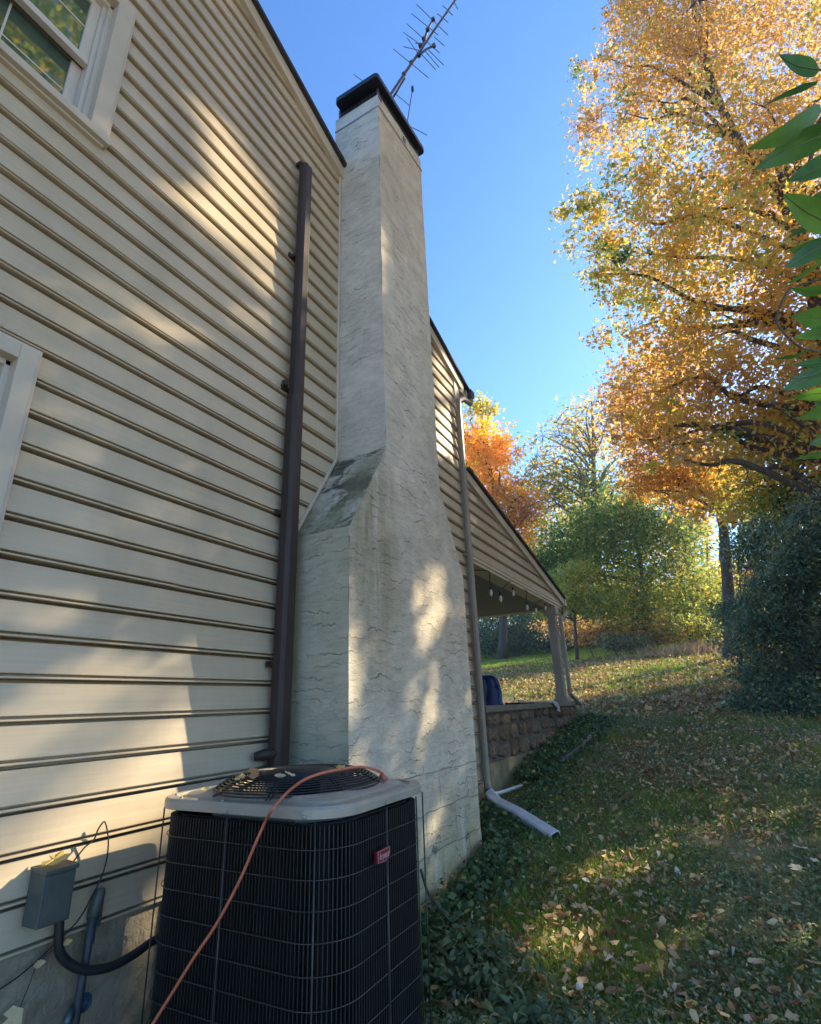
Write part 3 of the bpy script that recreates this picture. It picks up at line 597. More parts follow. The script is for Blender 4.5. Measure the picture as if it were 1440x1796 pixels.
for a_,b_ in (((XF,YC0+.42,ct(YC0+.42)-.13),(XF+.012,YC0+.455,ct(YC0+.42)-.06)),((XF,YC0+.0,ct(YC0)-.035),(XF+.006,YC0+.05,ct(YC0)-.004))): mb=MB(); mb.box(a_,b_); mb.build('clip',M['alu'],chim)
mb=MB(); mb.box((.0,YC0-.05,5.80),(.05,YC0+.0,5.90)); mb.build('flashing',M['black_metal'],chim,.003)
# ================================================================ ANTENNA (on a leaning mast behind the cap)
ant=empty('tv_antenna','aluminium television antenna on a leaning mast behind the chimney cap','antenna',tuple(ony(686,168,3.15)))
def ap(u,v,dy=0): return ony(u,v,3.15+dy)
mb=MB(); mb.tube([ap(680,178),ap(686,164),ap(708,131),ap(735,92),ap(742,82)],.013,8); mb.tube([ap(690,170,.06),ap(710,137,.06)],.011,6); mb.build('mast',M['alu'],ant)
mb=MB(); mb.tube([ap(732,97),ap(760,55),ap(803,-6),ap(822,-34)],.0105,6); mb.build('boom',M['alu'],ant)
mb=MB(); mb.tube([ap(738,90,.0),ap(750,52,.05),ap(760,33,.08)],.012,6); mb.tube([ap(736,96,0),ap(748,86,-.06),ap(761,80,-.1)],.011,6); mb.build('boom',M['alu'],ant)
els=[((730,7),(785,61)),((722,24),(768,61)),((714,42),(771,93)),((708,57),(740,80)),((690,86),(751,136)),((777,10),(794,27)),((767,24),(786,39)),((797,5),(803,16)),((762,65),(779,80)),((740,96),(764,122)),((746,90),(770,118)),((752,88),(778,114)),((708,82),(734,88)),((714,66),(733,94)),((728,76),(746,76))]
for k,(p,q) in enumerate(els):
    mb=MB(); d=.03*math.sin(k*2.1); mb.tube([ap(*p,d),ap(*q,-d)],.0042,5); mb.build('element',M['alu'],ant)
for (u,v) in ((760,34),(750,52),(743,68),(737,80),(761,80),(735,97),(708,130),(721,110)): p=ap(u,v); mb=MB(); mb.box(tuple(p-.016),tuple(p+.016)); mb.build('clamp',M['conduit'],ant,.003)
ant2=empty('whip_antenna','thin upright whip antenna with cross rods right of the television antenna mast','antenna',tuple(ony(715,212,3.3)))
mb=MB(); mb.tube([ony(714,216,3.3),ony(724,152,3.3)],.005,5); mb.build('whip',M['alu'],ant2)
mb=MB(); mb.tube([ony(693,164,3.3),ony(718,185,3.3)],.004,5); mb.build('rod',M['alu'],ant2)
mb=MB(); mb.tube([ony(722,223,3.3),ony(749,237,3.3)],.004,5); mb.build('rod',M['alu'],ant2)
mb=MB(); p=ony(723.5,156,3.3); mb.tube([p-(0,0,.03),p+(0,0,.03)],.014,6); mb.build('clamp',M['conduit'],ant2)
ant3=MB(); ant3.tube([ony(621,131,2.9),ony(640,145,2.9)],.004,5); o=ant3.build('guy_rod',M['alu']); tag(o,'short thin metal rod poking out left of the chimney cap','rod')
# ================================================================ PORCH
porch=empty('porch','side porch with sloping gable siding, stone parapet and corner post','porch',(0,6.6,gz(0,6.6)))
ZP=2.92; PY1=8.55
def proof(y): return 3.93-.213*(y-4.8)
mb=MB(); EXPP=.127
def psegs(z0):
    y1=4.8+(3.93-.10-(z0+.03))/.213; return [(YE+.031,min(PY1,y1))]
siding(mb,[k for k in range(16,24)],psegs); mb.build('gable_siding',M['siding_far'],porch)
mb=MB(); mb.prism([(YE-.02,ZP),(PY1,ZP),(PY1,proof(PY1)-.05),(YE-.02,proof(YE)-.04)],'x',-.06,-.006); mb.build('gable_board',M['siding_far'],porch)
mb=MB(); mb.box((-.16,YE+.031,ZP-.045),(.018,PY1,ZP+.015)); mb.box((.0181,YE+.031,ZP-.01),(.03,PY1,ZP+.024)); mb.build('beam',M['trim'],porch,.003)
mb=MB(); mb.box((-3.4,PY1-.16,ZP-.045),(-.161,PY1-.001,ZP+.10)); mb.build('beam',M['trim'],porch,.003)
mb=MB(); mb.box((-3.4,YE+.031,ZP-.035),(-.161,PY1-.161,ZP+.0)); mb.build('ceiling',M['ceiling'],porch)
mb=MB(); mb.prism([(YE+.031,proof(YE)),(PY1+.16,proof(PY1+.16)),(PY1+.16,proof(PY1+.16)-.035),(YE+.031,proof(YE)-.035)],'x',-3.5,.075); mb.build('roof',M['roof'],porch)
mb=MB(); mb.prism([(YE+.031,proof(YE)-.036),(PY1+.15,proof(PY1+.15)-.036),(PY1+.15,proof(PY1+.15)-.14),(YE+.031,proof(YE)-.14)],'x',.004,.045); mb.build('rake_board',M['trim'],porch,.003)
mb=MB(); mb.prism([(PY1+.15,proof(PY1+.15)-.15),(PY1+.25,proof(PY1+.15)-.13),(PY1+.26,proof(PY1+.15)-.04),(PY1+.15,proof(PY1+.15)-.04)],'x',-3.5,.06); mb.build('gutter',M['trim'],porch,.003)
ZC=1.515
mb=MB(); mb.box((-.33,YE+.031,ZC-.055),(.05,PY1+.12,ZC)); mb.build('coping',M['coping'],porch,.004)
mb=MB(); mb.box((-3.4,YE+.031,.9),(-.28,PY1+.0,1.0)); mb.build('floor',M['foundation'],porch)
# stone parapet: mortar core with individual bulging stones modelled into one skin
mb=MB(); mb.box((-.28,YE+.031,-.2),(.0,PY1+.05,ZC-.056)); mb.build('mortar_core',M['mortar'],porch)
mb=MB(); mb.box((.0001,YE+.031,.3),(.02,PY1+.02,1.03)); mb.build('parge_base',M['parge'],porch,.004)
mb=MB(); y=YE+.05; zrows=[1.035,1.20,1.34,1.455]
rs=random.Random(5); pts=[]
for j in range(3):
    y=YE+.04+rs.random()*.1
    while y<PY1:
        wd=rs.choice((.10,.15,.2,.26,.34))*rs.uniform(.85,1.15); z0,z1=zrows[j]+.004+rs.uniform(-.02,.02),zrows[j+1]-.004+rs.uniform(-.025,.02); y1=min(y+wd,PY1+.04)
        cy,cz=(y+y1)/2,(z0+z1)/2; n=9; ring=[]
        for k in range(n):
            t=2*math.pi*k/n+rs.uniform(-.25,.25); cc=math.copysign(abs(math.cos(t))**.75,math.cos(t)); ss=math.copysign(abs(math.sin(t))**.75,math.sin(t)); r=rs.uniform(.84,1.16)
            ring.append((cy+cc*(y1-y)/2*r,cz+ss*(z1-z0)/2*r*1.06))
        b=rs.uniform(.02,.05); vs=[(.0,p,q) for p,q in ring]+[(b*.75,cy+(p-cy)*.86,cz+(q-cz)*.86) for p,q in ring]+[(b+rs.uniform(-.006,.01),cy+(p-cy)*.45,cz+(q-cz)*.45) for p,q in ring]
        fs=[(k,(k+1)%n,n+(k+1)%n,n+k) for k in range(n)]+[(n+k,n+(k+1)%n,2*n+(k+1)%n,2*n+k) for k in range(n)]+[tuple(range(2*n,3*n))]
        mb.add(vs,fs,False,rs.random()); y=y1+.012
mb.build('stone_wall',M['stone'],porch)
# corner post
yp0,yp1=7.99,8.20
mb=MB(); mb.box((-.11,8.10,ZC),(.01,8.24,ZP-.045)); mb.build('post',M['grey_spout'],porch,.008)
for (a,b,e) in ((ZC,ZC+.05,.035),(ZC+.05,ZC+.085,.018),(ZP-.30,ZP-.26,.012),(ZP-.17,ZP-.046,.025),(1.90,1.93,.010),(1.98,1.995,.008)): 
    mb=MB(); mb.box((-.11-e,8.10-e,a),(.01+e,8.24+e,b)); mb.build('post_moulding',M['grey_spout'],porch,.003)
for yy in (8.135,8.20): mb=MB(); mb.box((.01,yy-.012,2.02),(.016,yy+.012,ZP-.32)); mb.build('post_flute',M['grey_spout'],porch,.003)
mb=MB(); mb.rect_sweep([(.05,PY1+.2,2.86),(.05,PY1+.02,2.80),(.035,8.33,2.72),(.035,8.33,1.62),(.06,PY1-.06,1.56),(.09,PY1+.16,1.47),(.09,PY1+.18,1.20),(.12,PY1+.16,1.10)],.070,.055,(0,1,0)); o=mb.build('downspout',M['grey_spout'],porch,.003)
# string lights
sp=[((829,990),None)]
hooks=[(822,985),(857,1002),(894,1020),(923.5,1036),(951.7,1051),(984,1066)]
bulbs=[[(829,1008)],[(860,1032),(877,1043)],[(899,1034)],[(923.5,1060),(939,1066)],[(955,1062)]]
XL=-.02
st=empty('string_lights','string of clear bulbs on black cable along the porch beam','string lights',tuple(onx(894,1020,XL)))
path=[]
for i in range(5):
    h0=onx(*hooks[i],.025); h1=onx(*hooks[i+1],.025); path.append(h0)
    for b in bulbs[i]: path.append(onx(b[0],b[1]-9,XL-.03))
path.append(onx(*hooks[-1],.025)); path.append(onx(987,1068,.03)); path.append(onx(986,1074,.05))
def smooth(path,k=4):
    P=[np.array(p,float) for p in path]; out=[]
    for i in range(len(P)-1):
        p0=P[max(i-1,0)];p1=P[i];p2=P[i+1];p3=P[min(i+2,len(P)-1)]
        for j in range(k):
            t=j/k; out.append(.5*((2*p1)+(-p0+p2)*t+(2*p0-5*p1+4*p2-p3)*t*t+(-p0+3*p1-3*p2+p3)*t**3))
    out.append(P[-1]); return out
mb=MB(); mb.tube(smooth(path),.006,5); mb.build('cable',M['blackcable'],st)
for b in sum(bulbs,[])+[(986,1078)]:
    p=onx(b[0],b[1]-6,XL-.03) if b[0]<980 else onx(986,1074,.05)
    mb=MB(); mb.tube([p,p-(0,0,.05)],[.010,.012],8); sk=mb.build('socket',M['blackcable'],st)
    mb=MB(); mb.tube([p-(0,0,.05),p-(0,0,.065),p-(0,0,.09),p-(0,0,.115),p-(0,0,.128)],[.008,.015,.019,.014,.005],10); mb.build('bulb',M['bulb'],sk)
# blue chair + navy cloth + towel
ccx,ccy=-.55,6.35
chair=empty('patio_chair','blue moulded patio chair behind the porch parapet','chair',(ccx,ccy,1.0))
mb=MB(); vs=[];fs=[]
nu,nv=13,9
for j in range(nv):
    for i in range(nu):
        u=i/(nu-1)*2-1; v=j/(nv-1); wdt=.26*(1-.12*v*v); zz=1.42+.44*v*(1-.10*abs(u)**4); 
        vs.append((ccx+wdt*u*.9-.02, ccy+.10*u*u*-1.0+.08*v+.12, zz-(.10*abs(u)**5 if v>.8 else 0)))
for j in range(nv-1):
    for i in range(nu-1): a=j*nu+i; fs.append((a,a+1,a+nu+1,a+nu))
mb.add(vs,fs,True); cb=mb.build('backrest',M['blue'],chair); sm=cb.modifiers.new('thick','SOLIDIFY'); sm.thickness=.05; sm.offset=0; cb.modifiers.new('bv','BEVEL').width=.015
mb=MB(); mb.box((ccx-.26,ccy-.42,1.38),(ccx+.26,ccy+.1,1.43)); mb.build('seat',M['blue'],chair,.02)
for sx_ in (-1,1):
    for sy in (-1,1): mb=MB(); mb.tube([(ccx+sx_*.22,ccy-.16+sy*.22,1.39),(ccx+sx_*.25,ccy-.16+sy*.26,1.0)],[.022,.018],8); mb.build('leg',M['blue'],chair)
cl=MB(); vs=[];fs=[]; nu,nv=12,12
for j in range(nv):
    for i in range(nu):
        u=i/(nu-1); v=j/(nv-1); a=-.4+u*2.0; r=.16+.012*math.sin(u*19)+.01*math.sin(v*9+u*5)
        vs.append((ccx-.02+r*math.cos(a)*(1+.1*v)+.0, ccy-.38+.1+r*math.sin(a)*.8, 1.43+.36*v**.8+ (0)))
for j in range(nv-1):
    for i in range(nu-1): a=j*nu+i; fs.append((a,a+1,a+nu+1,a+nu))
top=[vs[(nv-1)*nu+i] for i in range(nu)]; b0=len(vs); vs.append((ccx,ccy-.28,1.83)); fs+=[((nv-1)*nu+i,(nv-1)*nu+i+1,b0) for i in range(nu-1)]
cl.add(vs,fs,True); o=cl.build('folded_cloth',M['denim']); tag(o,'navy cloth heaped on the seat of the blue patio chair','cloth'); s_=o.modifiers.new('t','SOLIDIFY'); s_.thickness=.02
tw=MB(); vs=[];fs=[]; nu,nv=10,12; a0=onx(951,1231,.05); 
for j in range(nv):
    for i in range(nu):
        u=i/(nu-1); v=j/(nv-1); yy=7.10+.36*u+.30*max(0,v-.4)*(1-u)
        if v<.4: x=-.20+.27*(v/.4); z=ZC+.012+.010*math.sin(u*11)
        else: k=(v-.4)/.6; x=.068+.015*math.sin(u*12+k*3); z=ZC+.006-.12*k*(.35+.8*u)
        vs.append((x,yy,z))
for j in range(nv-1):
    for i in range(nu-1): a=j*nu+i; fs.append((a,a+1,a+nu+1,a+nu))
tw.add(vs,fs,True); o=tw.build('towel',M['towel']); tag(o,'pale grey towel hanging over the porch parapet','towel'); s_=o.modifiers.new('t','SOLIDIFY'); s_.thickness=.012
mb=MB(); mb.box((-.22,6.2,ZC+.001),(-.04,6.75,ZC+.018)); o=mb.build('tray',M['black_metal'],None,.004); tag(o,'flat black tray lying on the porch parapet','tray')
# ================================================================ AIR CONDITIONER
AX0,AX1,AY0,AY1,AZ=.203,.968,1.335,1.940,1.290
acx,acy=(AX0+AX1)/2,(AY0+AY1)/2; gac=float(gz(acx,acy))
ac=empty('air_conditioner','black louvred outdoor air conditioner with grey top beside the siding','air conditioner',(acx,acy,gac-.02))
def rrect(i,rc,n=8,z=0,grow=0):
    pts=[]; x0,x1,y0,y1=AX0+i,AX1-i,AY0+i,AY1-i
    for (cx,cy,a0) in ((x1-rc,y1-rc,0),(x0+rc,y1-rc,90),(x0+rc,y0+rc,180),(x1-rc,y0+rc,270)):
        for k in range(n+1):
            t=math.radians(a0+90*k/n); pts.append((cx+rc*math.cos(t),cy+rc*math.sin(t),z))
    return pts
def loft(mb,rings,smooth=False,capb=True,capt=True):
    n=len(rings[0]); vs=sum(rings,[]); fs=[]
    for j in range(len(rings)-1): fs+=[(j*n+i,j*n+(i+1)%n,(j+1)*n+(i+1)%n,(j+1)*n+i) for i in range(n)]
    if capb: fs.append(tuple(range(n))[::-1])
    if capt: fs.append(tuple((len(rings)-1)*n+i for i in range(n)))
    mb.add(vs,fs,smooth)
zg=gac-.02
mb=MB(); loft(mb,[rrect(-.04,.05,4,zg),rrect(-.04,.05,4,zg+.05)]); mb.build('pad',M['foundation'],ac,.004)
mb=MB(); loft(mb,[rrect(.0,.14,8,zg+.05),rrect(.0,.14,8,zg+.12)]); mb.build('base_pan',M['cover'],ac)
mb=MB(); loft(mb,[rrect(.045,.11,8,zg+.11),rrect(.045,.11,8,AZ-.05)],True,False,False); mb.build('coil',M['coil'],ac)
# louvre fins walking round the rounded rectangle
def perim(i,rc,step):
    pts=[]; x0,x1,y0,y1=AX0+i,AX1-i,AY0+i,AY1-i
    segs_=[((x0+rc,y0),(x1-rc,y0)),((x1-rc,y0+rc),270,(x1-rc,y0+rc)),((x1,y0+rc),(x1,y1-rc)),((x1-rc,y1-rc),0,None),((x1-rc,y1),(x0+rc,y1)),((x0+rc,y1-rc),90,None),((x0,y1-rc),(x0,y0+rc)),((x0+rc,y0+rc),180,None)]
    for sg in segs_:
        if isinstance(sg[1],tuple):
            a,b=np.array(sg[0]),np.array(sg[1]); L=np.linalg.norm(b-a); n=max(1,round(L/step)); d=(b-a)/L
            for k in range(n): pts.append((*(a+d*L*k/n),*(d[1],-d[0])))
        else:
            c=sg[0]; L=rc*math.pi/2; n=max(1,round(L/step))
            for k in range(n): t=math.radians(sg[1]+90*k/n); pts.append((c[0]+rc*math.cos(t),c[1]+rc*math.sin(t),math.cos(t),math.sin(t)))
    return pts
mb=MB()
for (x,y,nx,ny) in perim(.016,.13,.0125):
    tx,ty=-ny,nx; h=.0015; d=.018; z0,z1=zg+.12,AZ-.052
    a=[(x+tx*h,y+ty*h),(x-tx*h,y-ty*h),(x-tx*h-nx*d,y-ty*h-ny*d),(x+tx*h-nx*d,y+ty*h-ny*d)]
    mb.add([(p[0],p[1],z0) for p in a]+[(p[0],p[1],z1) for p in a],[(0,1,5,4),(1,2,6,5),(3,0,4,7),(4,5,6,7)])
mb.build('fins',M['fin'],ac)
# guard wires
rows=[AZ-.108-.0712*k for k in range(12)]
for z in rows:
    if z<zg+.14: break
    mb=MB(); p=rrect(.010,.135,10,z); mb.tube(p+[p[0]],.0017,5,False); mb.build('guard_wire',M['guard'],ac)
mb=MB()
for (x,y) in ((float(ony(397,1440,AY0)[0]),AY0+.002),(AX1-.075,AY0+.018),(AX1+.004,float(onx(676,1420,AX1)[1])),(AX1-.002,AY1-.13),(AX0-.002,AY0+.13),(AX0+.012,AY0+.06),(AX0+.17,AY1-.002),(AX1-.17,AY1-.002),(AX1-.03,AY1-.03)):
    mb=MB(); mb.tube([(x,y,AZ-.036),(x,y,zg+.13)],.0026,6); mb.build('guard_post',M['guard'],ac)
# top cover: skirt, step, sloping top with a round opening
rs_=.135; cv=MB()
R1=.280; ccxx,ccyy=acx+.015,acy-.005; nseg=9*4
def circ(r,z):
    out=[]
    base=rrect(0,rs_,8,z)
    for p in base:
        a=math.atan2(p[1]-ccyy,p[0]-ccxx); out.append((ccxx+r*math.cos(a),ccyy+r*math.sin(a),z))
    return out
loft(cv,[rrect(.006,rs_-.004,8,AZ-.031),rrect(-.002,rs_,8,AZ-.031),rrect(-.002,rs_,8,AZ-.008),rrect(.004,rs_-.004,8,AZ),rrect(.030,rs_-.02,8,AZ+.0015),rrect(.036,rs_-.022,8,AZ-.006),rrect(.050,rs_-.03,8,AZ-.006),rrect(.057,rs_-.032,8,AZ+.004),circ(R1+.012,AZ+.016),circ(R1+.004,AZ+.017),circ(R1,AZ+.010),circ(R1,AZ-.06)],False,False,False)
o=cv.build('top_cover',M['cover'],ac,.0015); 
for (x,y,za,zb_) in ((AX0+.065,AY0+.060,-.004,.005),(AX0+.14,AY0+.018,-.004,.005),(AX0+.33,AY0+.015,-.004,.005),(AX1-.22,AY0+.016,-.004,.005),(AX1-.04,AY0+.2,-.004,.005),(AX1-.017,AY0+.42,-.004,.005),(float(ony(397,1440,AY0)[0]),AY0-.003,-.028,-.019),(AX1-.10,AY0-.001,-.028,-.019),(AX1+.003,float(onx(676,1420,AX1)[1]),-.028,-.019)):
    mb=MB(); mb.tube([(x,y,AZ+za),(x,y,AZ+zb_)],.0050,8); mb.build('screw',M['cover'],o)
mb=MB(); loft(mb,[circ(R1-.004,AZ-.20),circ(R1-.004,AZ-.21)]); mb.build('shroud',M['coil'],ac)
# fan grille: concentric wires on a low dome with radial ribs
mb=MB(); nr=15
def dz(r): return AZ+.016+.043*(1-(max(0,r-.16)/(R1+.004-.16))**2.2) if r<R1+.004 else AZ+.014
for k in range(nr):
    r=R1+.004-(R1-.125)*(k/(nr-1))**1.15; pts=[(ccxx+r*math.cos(t),ccyy+r*math.sin(t),dz(r)) for t in np.linspace(0,2*math.pi,49)]
    mb.tube(pts,.0026,5,False)
gr=mb.build('fan_grille',M['black_wire'],ac)
mb=MB()
for k in range(8):
    t=math.radians(22+45*k)
    for dd in (-.006,.006):
        mb.tube([(ccxx+r*math.cos(t)-dd*math.sin(t),ccyy+r*math.sin(t)+dd*math.cos(t),dz(r)-.004) for r in (.12,.17,.22,.26,.28,R1+.02)],.0032,5)
mb.build('grille_rib',M['black_wire'],gr)
mb=MB(); mb.tube([(ccxx,ccyy,AZ+.035),(ccxx,ccyy,AZ+.058),(ccxx,ccyy,AZ+.063)],[.125,.125,.10],32); mb.build('grille_hub',M['black_metal'],gr)
mb=MB(); mb.tube([(ccxx,ccyy,AZ-.14),(ccxx,ccyy,AZ+.03)],.075,20); 
mt=mb.build('fan_motor',M['black_metal'],ac)
for k in range(3):
    t=math.radians(120*k+15); mb=MB(); vs=[]
    for (r,w) in ((.07,.04),(.16,.08),(.285,.11)):
        for s in (-1,1): vs.append((ccxx+r*math.cos(t)-s*w*math.sin(t),ccyy+r*math.sin(t)+s*w*math.cos(t),AZ-.09+s*.025))
    mb.add(vs,[(0,1,3,2),(2,3,5,4)]); mb.build('fan_blade',M['coil'],mt)
# badge
bx=AX1+.006; bad=MB(); sh=[(1.541,1.172-.025),(1.541,1.110),(1.590,1.104),(1.622,1.118),(1.622,1.152)]
bc=(1.580,1.130)
def badge_poly(s): return [(bc[0]+(p[0]-bc[0])*s,bc[1]+(p[1]-bc[1])*s) for p in ((1.538,1.148),(1.538,1.112),(1.592,1.108),(1.624,1.128),(1.624,1.150))]
bad.prism(badge_poly(.86),'x',AX1-.004,bx); bo=bad.build('badge',M['red'],ac,.001)
mb=MB(); o_=badge_poly(.80); i_=badge_poly(.73); n=5; mb.add([(bx+.0012,*p) for p in o_]+[(bx+.0012,*p) for p in i_],[(k,(k+1)%n,n+(k+1)%n,n+k) for k in range(n)]); mb.build('badge_outline',M['pink'],bo)
fc=bpy.data.curves.new('lettering','FONT'); fc.body='bryant'; fc.size=.022; fc.shear=.25; fc.extrude=.0006; fc.offset=.0006; fc.align_x='CENTER'; fc.align_y='CENTER'; fc.space_character=.95
fo_=bpy.data.objects.new('tmp',fc); COL.objects.link(fo_); bpy.context.view_layer.update()
me=bpy.data.meshes.new_from_object(fo_.evaluated_get(bpy.context.evaluated_depsgraph_get())); bpy.data.objects.remove(fo_)
lo=link('lettering',me,M['pink'],bo); lo.matrix_local=Matrix(((0,0,1,bx+.0016),(1,0,0,bc[0]+.001),(0,1,0,bc[1]+.0),(0,0,0,1))) if True else None
# cord
cp=[tuple(onz(u,v,AZ+h)) for u,v,h in ((677,1366,.022),(670,1356,.040),(655,1349,.062),(632,1345,.074),(600,1349,.077),(565,1356,.075),(535,1367,.064),(512,1383,.040),(494,1400,.016),(478,1419,.004))]
for (u,v,yy) in ((466,1440,1.318),(450,1475,1.312),(420,1545,1.305),(380,1620,1.295),(340,1680,1.285),(300,1745,1.275),(268,1796,1.265)): cp.append(tuple(ony(u,v,yy)))
e=np.array(cp[-1]); cp+= [tuple(e+np.array([-.12,-.08,-.22])),(float(e[0])-.2,.95,float(gz(e[0]-.2,.95))+.02),(-.02+.3,.5,float(gz(.3,.5))+.01)]
mb=MB(); mb.tube(smooth(cp,6),.0043,8); mb.tube([cp[0],tuple(onz(668,1361,AZ+.03))],.0095,8); cordo=mb.build('extension_cord',M['cord']); tag(cordo,'orange red cord trailing over the air conditioner fan grille','cord')
# ================================================================ WALL GEAR
bx0,bx1,by0,by1,bz0,bz1=.017,.095,1.098,1.192,.978,1.118
boxr=empty('disconnect_box','small grey electrical disconnect box on the lower siding','electrical box',(.05,1.145,bz0))
mb=MB(); mb.box((bx0,by0,bz0),(bx1,by1,bz1)); bb=mb.build('housing',M['box'],boxr,.003)
mb=MB(); mb.prism([(bx0,bz1+.012),(bx1+.006,bz1+.006),(bx1+.006,bz1-.006),(bx0,bz1-.001)],'y',by0-.003,by1+.004); mb.build('lid',M['box'],boxr,.002)
mb=MB(); mb.box((bx1+.0003,by0+.006,bz0+.004),(bx1+.003,by1-.006,bz1-.010)); mb.build('door',M['box'],boxr,.001)
jb=empty('conduit_body','grey conduit body with vertical pipe running down to the ground','conduit',(.03,1.32,.95))
mb=MB(); mb.tube([(.035,1.305,.935),(.035,1.312,.96),(.035,1.318,.99),(.035,1.322,1.008),(.032,1.323,1.018)],[.014,.019,.019,.018,.010],10,squash=1.0); mb.build('elbow',M['box'],jb)
mb=MB(); mb.tube([(.040,1.304,.945),(.045,1.30,.86),(.05,1.290,.72),(.055,1.283,.5),(.06,1.275,.2)],.0125,10); mb.build('pipe',M['conduit'],jb)
mb=MB(); mb.box((.016,1.318,.905),(.02,1.352,1.01)); mb.build('plate',M['box'],jb,.001)
mb=MB(); mb.tube(smooth([(.05,1.19,.985),(.052,1.195,.93),(.055,1.205,.885),(.06,1.24,.845),(.07,1.29,.815),(.08,1.36,.80),(.085,1.43,.805),(.09,1.52,.825),(.10,1.60,.828),(.18,1.68,.82),(.3,1.72,.80)],5),.0135,10); o=mb.build('flexible_conduit',M['flex']); tag(o,'black flexible conduit sagging from the grey box to the air conditioner','conduit')
mb=MB(); mb.tube(smooth([onx(128,1512,.03),onx(148,1487,.03),onx(165,1472,.035),onx(172,1455,.04),onx(183,1441,.045),onx(188,1456,.05),onx(190,1478,.05),onx(187,1508,.05),onx(178,1538,.05),onx(160,1575,.05),onx(140,1610,.055),onx(116,1637,.05),onx(95,1656,.03),onx(60,1690,.02),onx(0,1735,.02),onx(-120,1800,.02)],4),.0026,6); o=mb.build('black_cable',M['blackcable']); tag(o,'thin black cable looped on the siding right of the grey box','cable')
mb=MB(); mb.tube(smooth([onx(173,1563,.02),onx(176,1580,.022),onx(175,1600,.022),onx(168,1628,.022),onx(164,1655,.02)],4),.0022,6); o=mb.build('blue_cable',M['tapblue']); tag(o,'short dark blue cable hanging beside the conduit body','cable')
mb=MB(); mb.tube(smooth([onx(98,1662,.02),onx(66,1690,.02),onx(52,1725,.02),onx(36,1765,.02),onx(24,1800,.02),onx(10,1850,.03)],4),.0012,5); o=mb.build('thin_wire',M['blackcable']); tag(o,'hair thin dark wire hanging down the foundation','wire')
tp=empty('hose_tap','green blue hose tap low on the foundation wall','tap',tuple(onx(120,1780,.03)))
a=onx(135,1755,.012); b=onx(122,1778,.06); c=onx(116,1800,.07)
mb=MB(); mb.tube([onx(132,1762,-.01),b,c],[.011,.012,.011],8); mb.build('body',M['brass'],tp)
mb=MB(); 
for k in range(8):
    t=k*math.pi/4; mb.tube([a+(.03,0,.0),a+np.array([.035,.02*math.cos(t),.02*math.sin(t)])],.004,5)
mb.tube([a+np.array([.035,.021*math.cos(t),.021*math.sin(t)]) for t in np.linspace(0,2*math.pi,17)],.005,6,False); mb.build('handle',M['tapblue'],tp)
# ---- drain pipes on the lawn
e0=np.array([.085,4.72,.83]); e1=ongr(976,1478)+(0,0,.035)
mb=MB(); mb.rect_sweep([e0,e0+(e1-e0)*.15-(0,0,.03),e0+(e1-e0)*.5-(0,0,.005),e1],.085,.06,(1,-.3,0)); o=mb.build('downspout_extension',M['white_pvc'],None,.004); ex=MB(); dn=(e1-e0)/np.linalg.norm(e1-e0); ex.rect_sweep([e1-dn*.01,e1+dn*.0015],.064,.049,(1,-.3,0)); ex_=ex.build('opening',M['blackcable'],o); tag(o,'white downspout extension lying in the grass below the corner downspout','drain pipe')  # black block at the open end stands in for the shade inside
mb=MB(); mb.tube(smooth([(.08,4.76,.82),onx(872,1391,.12),onx(890,1386,.14),tuple(ongr(915,1382)+(0,0,.02))],4),.014,8); o=mb.build('drain_pipe',M['white_pvc']); tag(o,'thin white drain pipe running along the porch wall base','drain pipe')
q=[ongr(u,v)+(0,0,.05) for u,v in ((985,1345),(1005,1332),(1022,1318),(1036,1300))]
mb=MB(); mb.tube(smooth(q,8),[.032+.004*(k%2) for k in range(25)],10); o=mb.build('corrugated_pipe',M['conduit']); tag(o,'grey corrugated drain pipe half buried in ivy by the porch','drain pipe')
mb=MB(); mb.tube(smooth([(.06,4.70,.80),(.065,4.69,.7),(.06,4.70,float(gz(.06,4.7))-.02)],3),.006,6); mb.tube([(.075,4.66,.9),(.08,4.655,float(gz(.07,4.65))-.02)],.004,6); o=mb.build('copper_pipe',M['bark']); tag(o,'thin brown pipe going into the ground below the corner downspout','pipe')
mb=MB(); mb.tube(smooth([onx(738,1525,.6),onx(752,1568,.62),onx(775,1598,.7),ongr(800,1622),ongr(835,1612)],4),.006,6); o=mb.build('fallen_twig',M['bark']); tag(o,'brown bent twig leaning behind the air conditioner','twig')
